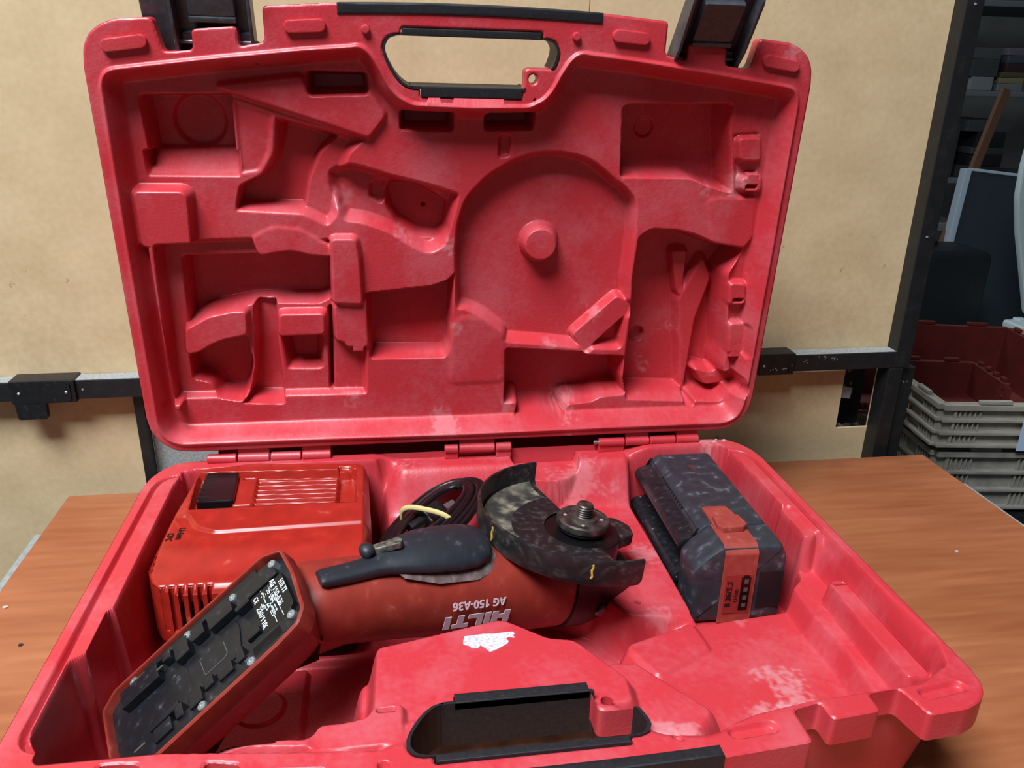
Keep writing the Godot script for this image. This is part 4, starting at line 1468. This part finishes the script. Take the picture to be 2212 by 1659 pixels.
func build_battery() -> void:
	var t := thing("battery_pack", "dusty black battery pack with red stripe in the right pocket of the case", "battery", Vector3(0.2045, RIM - 0.0755, 0.097), Basis(Vector3.UP, -0.02))
	var shell := dusty("battery_black", 101, Color(0.16, 0.175, 0.2), Color(0.42, 0.44, 0.48), 0.55, 0.5, 7.0)
	var gloss := textured("battery_rail_black", noise_map(102, 0.03, [[0.0, Color(0.07, 0.073, 0.085)], [0.66, Color(0.125, 0.13, 0.145)], [0.86, Color(0.16, 0.165, 0.18)], [0.95, Color(0.55, 0.58, 0.6)], [1.0, Color(0.75, 0.78, 0.79)]], 512, 6), 9.0, 0.3)
	var red := dusty("battery_red", 103, Color(0.60, 0.235, 0.20), Color(0.68, 0.42, 0.39), 0.5, 0.55, 9.0)
	var back := Transform3D(Basis(), Vector3.ZERO)
	var s := Soup.new()
	s.prism(Tray.rounded(Tray.points([-29, 0, 33, 0, 36, 4, 36, 60, 30, 70.5, -21, 70.5, -28, 64]), 0.0025), back, -0.085, 0.05, 0.004)
	s.prism(Tray.rounded(Tray.points([-40, 2, -36, 0, 33, 0, 37, 4, 37, 58, 31, 70, -19, 70.5, -33, 60, -41, 50]), 0.0025), back, 0.047, 0.085, 0.006)
	var body := part("housing", s.commit(35.0), shell, t)
	s = Soup.new()
	s.prism(Tray.rounded(Tray.points([-27, 66, -23, 62, -39, 57, -43, 52, -42, 49, -27, 52]), 0.0012), back, -0.083, 0.048, 0.0012)
	s.prism(Tray.rounded(Tray.points([-28, 28, -41, 25.5, -44.5, 22, -44, 18, -40, 16, -28, 16]), 0.0012), back, -0.082, 0.048, 0.0012)
	part("slide_rail", s.commit(32.0), gloss, t)
	s = Soup.new()
	for k in 13:
		s.box(Vector3(-0.0292, 0.040, -0.058 + k * 0.0062), Vector3(0.0008, 0.014, 0.0026), 0.0)
	for k in 11:
		s.box(Vector3(-0.0262, 0.0645, -0.045 + k * 0.0055), Vector3(0.0035, 0.0025, 0.0022), 0.0)
	part("vent_slots", s.commit(20.0), M.dark, body)  # dark bars paint the shade of the vents
	# red stripe round the front end
	s = Soup.new()
	s.prism(Tray.points([50, 70, 50, 71.3, 79, 71.3, 81, 70.6, 85.6, 65.6, 86, 63.5, 86, 1, 84, 1, 84, 63, 79, 69.5]), Transform3D(Basis(Vector3.BACK, Vector3.UP, Vector3.LEFT), Vector3.ZERO), -0.0105, 0.0172, 0.0004)
	part("stripe", s.commit(32.0), red, t, Transform3D(), "dusty red stripe")
	s = Soup.new()
	s.prism(Tray.rounded(Tray.points([-15, -29, 6, -29, 10, -10, 9, 8, 4, 12, -12, 12, -16, 8]), 0.0015), Transform3D(Basis(Vector3.RIGHT, PI / 2), Vector3(0, 0.0755, 0.052)), 0.003, 0.008, 0.0006)
	s.prism(Tray.rounded(Tray.points([-13.5, -8, 8.5, -8, 10.5, 7, 5, 12, -12, 12, -15.5, 7]), 0.0015), Transform3D(Basis(Vector3.RIGHT, PI / 2), Vector3(0, 0.0765, 0.052)), 0.0, 0.006, 0.0012)
	part("release_button", s.commit(32.0), red, t)
	s = Soup.new()
	s.box(Vector3(0.024, 0.0305, 0.0852), Vector3(0.02, 0.034, 0.0012), 0.0005)
	part("moulded_panel", s.commit(30.0), matte("panel_black", Color(0.075, 0.075, 0.088), 0.5), t)
	# sticker with charge gauge
	s = Soup.new()
	s.box(Vector3(-0.003, 0.028, 0.0863), Vector3(0.0225, 0.036, 0.0004), 0.0)
	var sticker := part("gauge_sticker", s.commit(30.0), matte("sticker_red", Color(0.57, 0.17, 0.16), 0.45), t)
	s = Soup.new()
	s.box(Vector3(0.0025, 0.0285, 0.0867), Vector3(0.0075, 0.031, 0.0006), 0.0)
	s.box(Vector3(0.0025, 0.0445, 0.0867), Vector3(0.0042, 0.002, 0.0006), 0.0)
	var gauge := part("gauge", s.commit(30.0), matte("gauge_black", Color(0.04, 0.035, 0.04), 0.35), sticker)
	for k in 4:
		s = Soup.new()
		s.box(Vector3(0.0028, 0.0175 + k * 0.0075, 0.0871), Vector3(0.0034, 0.0036, 0.0003), 0.0)
		part("gauge_cell", s.commit(30.0), matte("cell_grey", Color(0.36, 0.28, 0.28), 0.4), gauge)
	var ink := matte("sticker_ink", Color(0.08, 0.05, 0.055), 0.5)
	var up := Basis(Vector3(0, 1, 0), Vector3(-1, 0, 0), Vector3(0, 0, 1))
	part("type_lettering", words("B 36/5.2", 0.0047), ink, sticker, Transform3D(up, Vector3(-0.0105, 0.0285, 0.0866)))
	part("type_lettering", words("Li-Ion", 0.0022, false), ink, sticker, Transform3D(up, Vector3(-0.0045, 0.027, 0.0866)))
	part("type_lettering", words("CPC", 0.0042), matte("red_ink", Color(0.45, 0.16, 0.13), 0.6), body, Transform3D(Basis(Vector3(0.1, 0, 0.99), Vector3(0.99, 0, -0.1), Vector3(0, 1, 0)), Vector3(0.003, 0.0706, -0.052)))


func build_cord() -> void:
	# mains lead wound into a long coil, standing between charger and grinder
	var mid := Vector3(-0.039, RIM - 0.026, 0.081)
	var t := thing("power_cord", "coiled black mains cord of the charger held by a rubber band", "power cord", Vector3(-0.039, RIM - 0.045, 0.081))
	var sheath := matte("cord_black", Color(0.05, 0.052, 0.06), 0.34)
	var rng := RandomNumberGenerator.new()
	rng.seed = 7
	var lng := Vector3(0.036, 0.010, -0.054)         # half the coil's length, towards the back right
	var wide := Vector3(0.029, 0.006, 0.0195)
	var path := PackedVector3Array()
	var turns := 5
	for k in turns * 40 + 1:
		var w := float(k) / 40.0
		var a := TAU * w
		var inn := 1.0 - 0.115 * w + 0.03 * sin(w * 2.3)
		var c := cos(a)
		var s := sin(a)
		var p := lng * signf(c) * pow(absf(c), 0.85) * (1.0 - 0.06 * w + 0.03 * sin(w * 4.0)) + wide * signf(s) * pow(absf(s), 0.85) * inn
		p += Vector3(0, 0.0042 * sin(a * 0.8 + w) + 0.0016 * w, 0) + lng * 0.05 * sin(w * 1.9)
		path.append(mid + p)
	var tail := path[path.size() - 1]
	var s2 := Soup.new()
	var local := PackedVector3Array()
	for p in path:
		local.append(p - t.position)
	s2.tube(local, 0.0031, 10)
	part("cable", s2.commit(60.0), sheath, t)
	# plug lying inside the coil
	var body := Soup.new()
	body.prism(Tray.rounded(Tray.points([-11, -8, 9, -10, 13, -6, 13, 6, 9, 10, -11, 8]), 0.003), Transform3D(), -0.008, 0.008, 0.002)
	body.tube(PackedVector3Array([Vector3(-0.010, 0, 0), Vector3(-0.018, 0, 0), Vector3(-0.026, -0.002, 0)]), 0.0052, 10)
	var plug := part("plug", body.commit(35.0), matte("plug_black", Color(0.05, 0.052, 0.058), 0.45), t, Transform3D(Basis(Vector3.UP, 0.75) * Basis(Vector3.RIGHT, 0.5), Vector3(0.002, 0.020, -0.008)))
	for s in [-1, 1]:
		var b := Soup.new()
		b.box(Vector3(0.019, s * 0.0045, 0), Vector3(0.014, 0.0016, 0.0052), 0.0004)
		part("prong", b.commit(30.0), M.galvanised, plug)
	# the band round the coil's near side
	var ends := [Vector3(-0.0615, -0.012 + RIM, 0.0755), Vector3(-0.0225, -0.010 + RIM, 0.1005)]
	var heart: Vector3 = (ends[0] + ends[1]) * 0.5 + Vector3(0, -0.014, -0.004)
	var o := thing("rubber_band", "cream rubber band wrapped round the coiled black cord", "rubber band", heart)
	var band := PackedVector3Array()
	var across: Vector3 = (ends[1] - ends[0]) * 0.5
	for k in 33:
		var a := TAU * k / 32.0
		band.append(across * 1.12 * signf(cos(a)) * pow(absf(cos(a)), 0.7) + Vector3(-0.001, 0.0155, 0.004) * signf(sin(a)) * pow(absf(sin(a)), 0.7))
	band.remove_at(32)
	var bs := Soup.new()
	bs.tube(band, 0.0022, 8, 0.55, true)
	part("band", bs.commit(60.0), matte("rubber_cream", Color(0.80, 0.72, 0.48), 0.65), o)

func crate(called: String, label: String, at: Vector3, yaw: float, size: Vector3, mat: Material, _ribbed: bool, group: String, low_front := false) -> Node3D:
	# stacking crate of ribbed plastic; at = middle of its underside
	var t := thing(called, label, "crate", at, Basis(Vector3.UP, yaw), group)
	var w := size.x
	var h := size.y
	var d := size.z
	var th := 0.004
	for side in 4:
		var along := w if side % 2 == 0 else d
		var off := d * 0.5 if side % 2 == 0 else w * 0.5
		var B := Basis(Vector3.UP, PI / 2 * side)
		var F := Transform3D(B, B * Vector3(0, 0, off))
		h = 0.02 if low_front and side == 0 else size.y
		var s := Soup.new()
		s.box(Vector3(0, h * 0.5, -th), Vector3(along - 0.008, h, th), 0.001, F)
		var wall := part("wall", s.commit(30.0), mat, t)
		for k in (1 if low_front and side == 0 else 4):
			s = Soup.new()
			s.box(Vector3(0, 0.006 + (h - 0.012) * k / 3.0, 0.002), Vector3(along, 0.006 if k < 3 else 0.010, 0.012), 0.0015, F)
			part("band", s.commit(30.0), mat, wall)
		s = Soup.new()
		for g in 5:
			var gx := along * (g - 2) * 0.215
			for k in 6:
				s.box(Vector3(gx + (k - 2.5) * 0.0085, h * 0.5, 0.0), Vector3(0.0022, h * 0.9, 0.008), 0.0005, F)
		for e in [-1, 1]:
			s.box(Vector3(e * (along * 0.5 - 0.022), h * 0.5, 0.0), Vector3(0.003, h * 0.9, 0.010), 0.0006, F)
		part("rib", s.commit(30.0), mat, wall).set_meta("kind", "stuff")
		if low_front and side == 0:
			continue
		s = Soup.new()
		for k in 4:
			s.box(Vector3(along * (k - 1.5) * 0.24, h + 0.003, 0.003), Vector3(along * 0.09, 0.006, 0.008), 0.001, F)
		part("rim_block", s.commit(30.0), mat, wall).set_meta("kind", "stuff")
	var s := Soup.new()
	s.box(Vector3(0, 0.004, 0), Vector3(w - 0.01, 0.006, d - 0.01), 0.001)
	part("base", s.commit(30.0), mat, t)
	return t

func build_back() -> void:
	var beige := textured("beige_plastic", noise_map(111, 0.03, [[0.0, Color(0.56, 0.535, 0.49)], [1.0, Color(0.66, 0.635, 0.585)]], 256, 4), 3.0, 0.6)
	var beige_dim := textured("beige_plastic_dirty", noise_map(112, 0.03, [[0.0, Color(0.47, 0.46, 0.43)], [1.0, Color(0.6, 0.585, 0.55)]], 256, 4), 3.0, 0.65)
	var rust := textured("rust_red_plastic", noise_map(113, 0.03, [[0.0, Color(0.31, 0.075, 0.055)], [1.0, Color(0.38, 0.1, 0.075)]], 256, 4), 3.0, 0.6)
	var top := crate("storage_crate", "beige ribbed plastic crate with a taped paper sheet beside the table", Vector3(1.142, RIM - 0.225, -0.5626), -0.12, Vector3(0.6, 0.080, 0.4), beige, false, "beige crates beside the table")
	var paper := Soup.new()
	paper.box(Vector3(-0.05, 0.037, 0.2085), Vector3(0.23, 0.076, 0.001), 0.0)
	var sheet := part("paper_sheet", paper.commit(20.0), matte("bluish_paper", Color(0.66, 0.74, 0.84), 0.8), top, Transform3D(), "pale blue paper sheet")
	var scrawl := Soup.new()
	var curve := PackedVector3Array()
	for k in 18:
		curve.append(Vector3(-0.115 + 0.016 * sin(k * 0.33) + k * 0.0016, 0.066 - k * 0.0031, 0.2092))
	scrawl.tube(curve, 0.0006, 5)
	part("pen_line", scrawl.commit(60.0), matte("pen_ink", Color(0.3, 0.36, 0.45), 0.7), sheet)
	crate("storage_crate", "dirty beige plastic crate underneath the ribbed crate beside the table", Vector3(1.146, RIM - 0.345, -0.565), -0.12, Vector3(0.585, 0.112, 0.388), beige_dim, true, "beige crates beside the table")
	var s := Soup.new()
	s.box(Vector3(0, 0.2505, 0), Vector3(0.62, 0.501, 0.42), 0.006)
	var stand := thing("storage_box", "black storage box standing on the floor under the beige crates", "box", Vector3(1.146, 0, -0.565), Basis(Vector3.UP, -0.12))
	part("body", s.commit(30.0), M.black_plastic, stand)
	crate("storage_crate", "larger rust red open-fronted bin at the back inside the beige ribbed crate", Vector3(0.9, RIM - 0.212, -0.594), -0.2, Vector3(0.42, 0.112, 0.20), rust, true, "red bins in the beige crate", true)
	crate("storage_crate", "smaller rust red open-fronted bin inside the larger red bin", Vector3(0.845, RIM - 0.207, -0.545), -0.2, Vector3(0.30, 0.067, 0.11), rust, true, "red bins in the beige crate", true)
	# black case and what leans behind it
	var navy := matte("blue_black_plastic", Color(0.06, 0.075, 0.095), 0.5)
	var bag := thing("hard_case", "tall blue-black hard case standing behind the red crates", "case", Vector3(1.78, 0, -1.88), Basis(Vector3.UP, -0.1))
	s = Soup.new()
	s.box(Vector3(0, 0.33, 0), Vector3(0.44, 0.655, 0.22), 0.03)
	part("shell", s.commit(40.0), navy, bag)
	s = Soup.new()
	s.tube(PackedVector3Array([Vector3(-0.07, 0.655, 0), Vector3(-0.065, 0.672, 0), Vector3(0.065, 0.672, 0), Vector3(0.07, 0.655, 0)]), 0.008, 8)
	part("handle", s.commit(50.0), navy, bag)
	var slate := matte("slate_panel", Color(0.15, 0.19, 0.22), 0.5)
	var scr := thing("slab_panel", "slate grey panel with white edges leaning behind the hard case", "panel", Vector3(2.34, 0, -2.1), Basis(Vector3.UP, -0.2) * Basis(Vector3.RIGHT, -0.12) * Basis(Vector3.BACK, -0.09))
	s = Soup.new()
	s.box(Vector3(0, 0.44, 0), Vector3(0.5, 0.85, 0.03), 0.004)
	part("face", s.commit(30.0), slate, scr)
	s = Soup.new()
	s.box(Vector3(-0.262, 0.44, 0.0), Vector3(0.025, 0.86, 0.05), 0.004)
	s.box(Vector3(0, 0.868, 0.0), Vector3(0.5, 0.012, 0.04), 0.003)
	part("edge", s.commit(30.0), matte("white_edge", Color(0.62, 0.68, 0.73), 0.5), scr)
	var wp := thing("plastic_chair", "white curved plastic chair back at the right edge behind the crates", "chair", Vector3(2.2, 0, -1.7))
	s = Soup.new()
	var back := Transform3D(Basis(), Vector3(-2.2, RIM, 0))
	s.prism(Tray.rounded(Tray.points([1962, 190, 1958, 100, 1966, 0, 1998, -110, 2060, -270, 2110, -400, 2400, -400, 2460, 0, 2440, 190]), 0.02), back, -0.012, 0.012, 0.006)
	part("backrest", s.commit(40.0), matte("white_plastic", Color(0.74, 0.8, 0.8), 0.4), wp)
	s = Soup.new()
	s.box(Vector3(0.05, 0.42, 0.2), Vector3(0.42, 0.03, 0.42), 0.01)
	part("seat", s.commit(40.0), matte("white_plastic", Color(0.74, 0.8, 0.8), 0.4), wp)
	for q in [[-0.13, 0.38], [0.23, 0.38], [-0.1, 0.0], [0.2, 0.0]]:
		s = Soup.new()
		s.box(Vector3(q[0], 0.22, q[1]), Vector3(0.035, 0.44, 0.035), 0.006)
		part("leg", s.commit(40.0), matte("white_plastic", Color(0.74, 0.8, 0.8), 0.4), wp)
	var stick := thing("timber_batten", "brown timber batten leaning diagonally against the grey shelves", "batten", Vector3(1.965, 0, -2.16))
	s = Soup.new()
	s.box(Vector3(0, 0.62, 0), Vector3(0.035, 1.24, 0.02), 0.002, Transform3D(Basis(Vector3.BACK, -0.3) * Basis(Vector3.RIGHT, -0.12), Vector3.ZERO))
	part("bar", s.commit(30.0), matte("brown_timber", Color(0.36, 0.25, 0.17), 0.7), stick)
	# grey shelving with stacked things
	var grey_steel := matte("shelf_grey", Color(0.36, 0.39, 0.4), 0.6)
	var rack := thing("shelving_unit", "grey steel shelving unit with deep shelves against the back of the hall", "shelving", Vector3(2.9, 0, -2.85), Basis(Vector3.UP, -0.08))
	for y in [0.12, 0.46, 0.79, 1.155, 1.505, 1.86]:
		part("shelf", boxed(Vector3(1.5, 0.024, 0.5), 0.003), grey_steel, rack, Transform3D(Basis(), Vector3(0, y, 0)))
	for sx in [-1, 1]:
		for sz in [-1, 1]:
			part("upright", boxed(Vector3(0.04, 2.0, 0.04), 0.003), grey_steel, rack, Transform3D(Basis(), Vector3(sx * 0.75, 1.0, sz * 0.25)))
	var boxes := [
		["document_box", "pale grey box at the bottom of the upper shelf stack", -0.40, 1.167, 0.10, 0.055, Color(0.42, 0.45, 0.46)],
		["document_box", "mid grey box lying on the pale grey box on the upper shelf", -0.40, 1.222, 0.12, 0.07, Color(0.19, 0.21, 0.215)],
		["document_box", "grey box topping the left stack of the upper shelf", -0.405, 1.292, 0.13, 0.045, Color(0.25, 0.265, 0.27)],
		["folder", "pale folder lowest in the coloured stack on the upper shelf", -0.27, 1.167, 0.11, 0.03, Color(0.38, 0.4, 0.42)],
		["folder", "yellowish folder second in the coloured stack on the upper shelf", -0.27, 1.197, 0.11, 0.024, Color(0.45, 0.42, 0.32)],
		["folder", "olive folder above the yellowish one on the upper shelf", -0.265, 1.221, 0.11, 0.022, Color(0.27, 0.26, 0.17)],
		["folder", "maroon folder in the coloured stack on the upper shelf", -0.255, 1.243, 0.1, 0.036, Color(0.17, 0.085, 0.1)],
		["folder", "blue-grey folder above the maroon one on the upper shelf", -0.25, 1.279, 0.11, 0.03, Color(0.2, 0.24, 0.28)],
		["folder", "lilac grey folder topping the coloured stack on the upper shelf", -0.25, 1.309, 0.12, 0.03, Color(0.33, 0.32, 0.36)],
		["document_box", "dim grey box lying lowest on the lower shelf", -0.33, 0.802, 0.2, 0.05, Color(0.13, 0.14, 0.145)],
		["document_box", "black box above the dim grey box on the lower shelf", -0.3, 0.852, 0.14, 0.05, Color(0.05, 0.06, 0.075)],
		["document_box", "slim slate box on the black box on the lower shelf", -0.3, 0.902, 0.15, 0.03, Color(0.2, 0.215, 0.225)],
		["document_box", "navy box high in the lower shelf stack", -0.3, 0.932, 0.13, 0.065, Color(0.045, 0.055, 0.075)],
		["document_box", "grey carton topping the lower shelf stack", -0.32, 0.997, 0.2, 0.05, Color(0.2, 0.215, 0.22)],
		["document_box", "tall dim carton at the left end of the lower shelf", -0.50, 0.802, 0.1, 0.22, Color(0.15, 0.165, 0.17)],
		["document_box", "flat grey carton on the shelf below the batten", -0.42, 0.472, 0.22, 0.09, Color(0.2, 0.21, 0.22)],
		["document_box", "pale slim carton lying on the flat grey carton", -0.42, 0.562, 0.2, 0.035, Color(0.4, 0.42, 0.43)],
	]
	for b in boxes:
		var o := thing(b[0], b[1], "box" if b[0] == "document_box" else "folder", Vector3(2.9, 0, -2.85) + Basis(Vector3.UP, -0.08) * Vector3(b[2], b[3], 0.08), Basis(Vector3.UP, -0.08), "things stacked on the grey shelves")
		part("body", boxed(Vector3(b[4], b[5] - 0.001, 0.3), 0.003, Vector3(0, b[5] * 0.5, 0)), matte("box_" + str(b[3]), b[6], 0.7), o)
		part("lid", boxed(Vector3(b[4] * 0.98, 0.003, 0.295), 0.001, Vector3(0, b[5] - 0.0015, 0)), matte("lid_" + str(b[3]), b[6], 0.7), o)
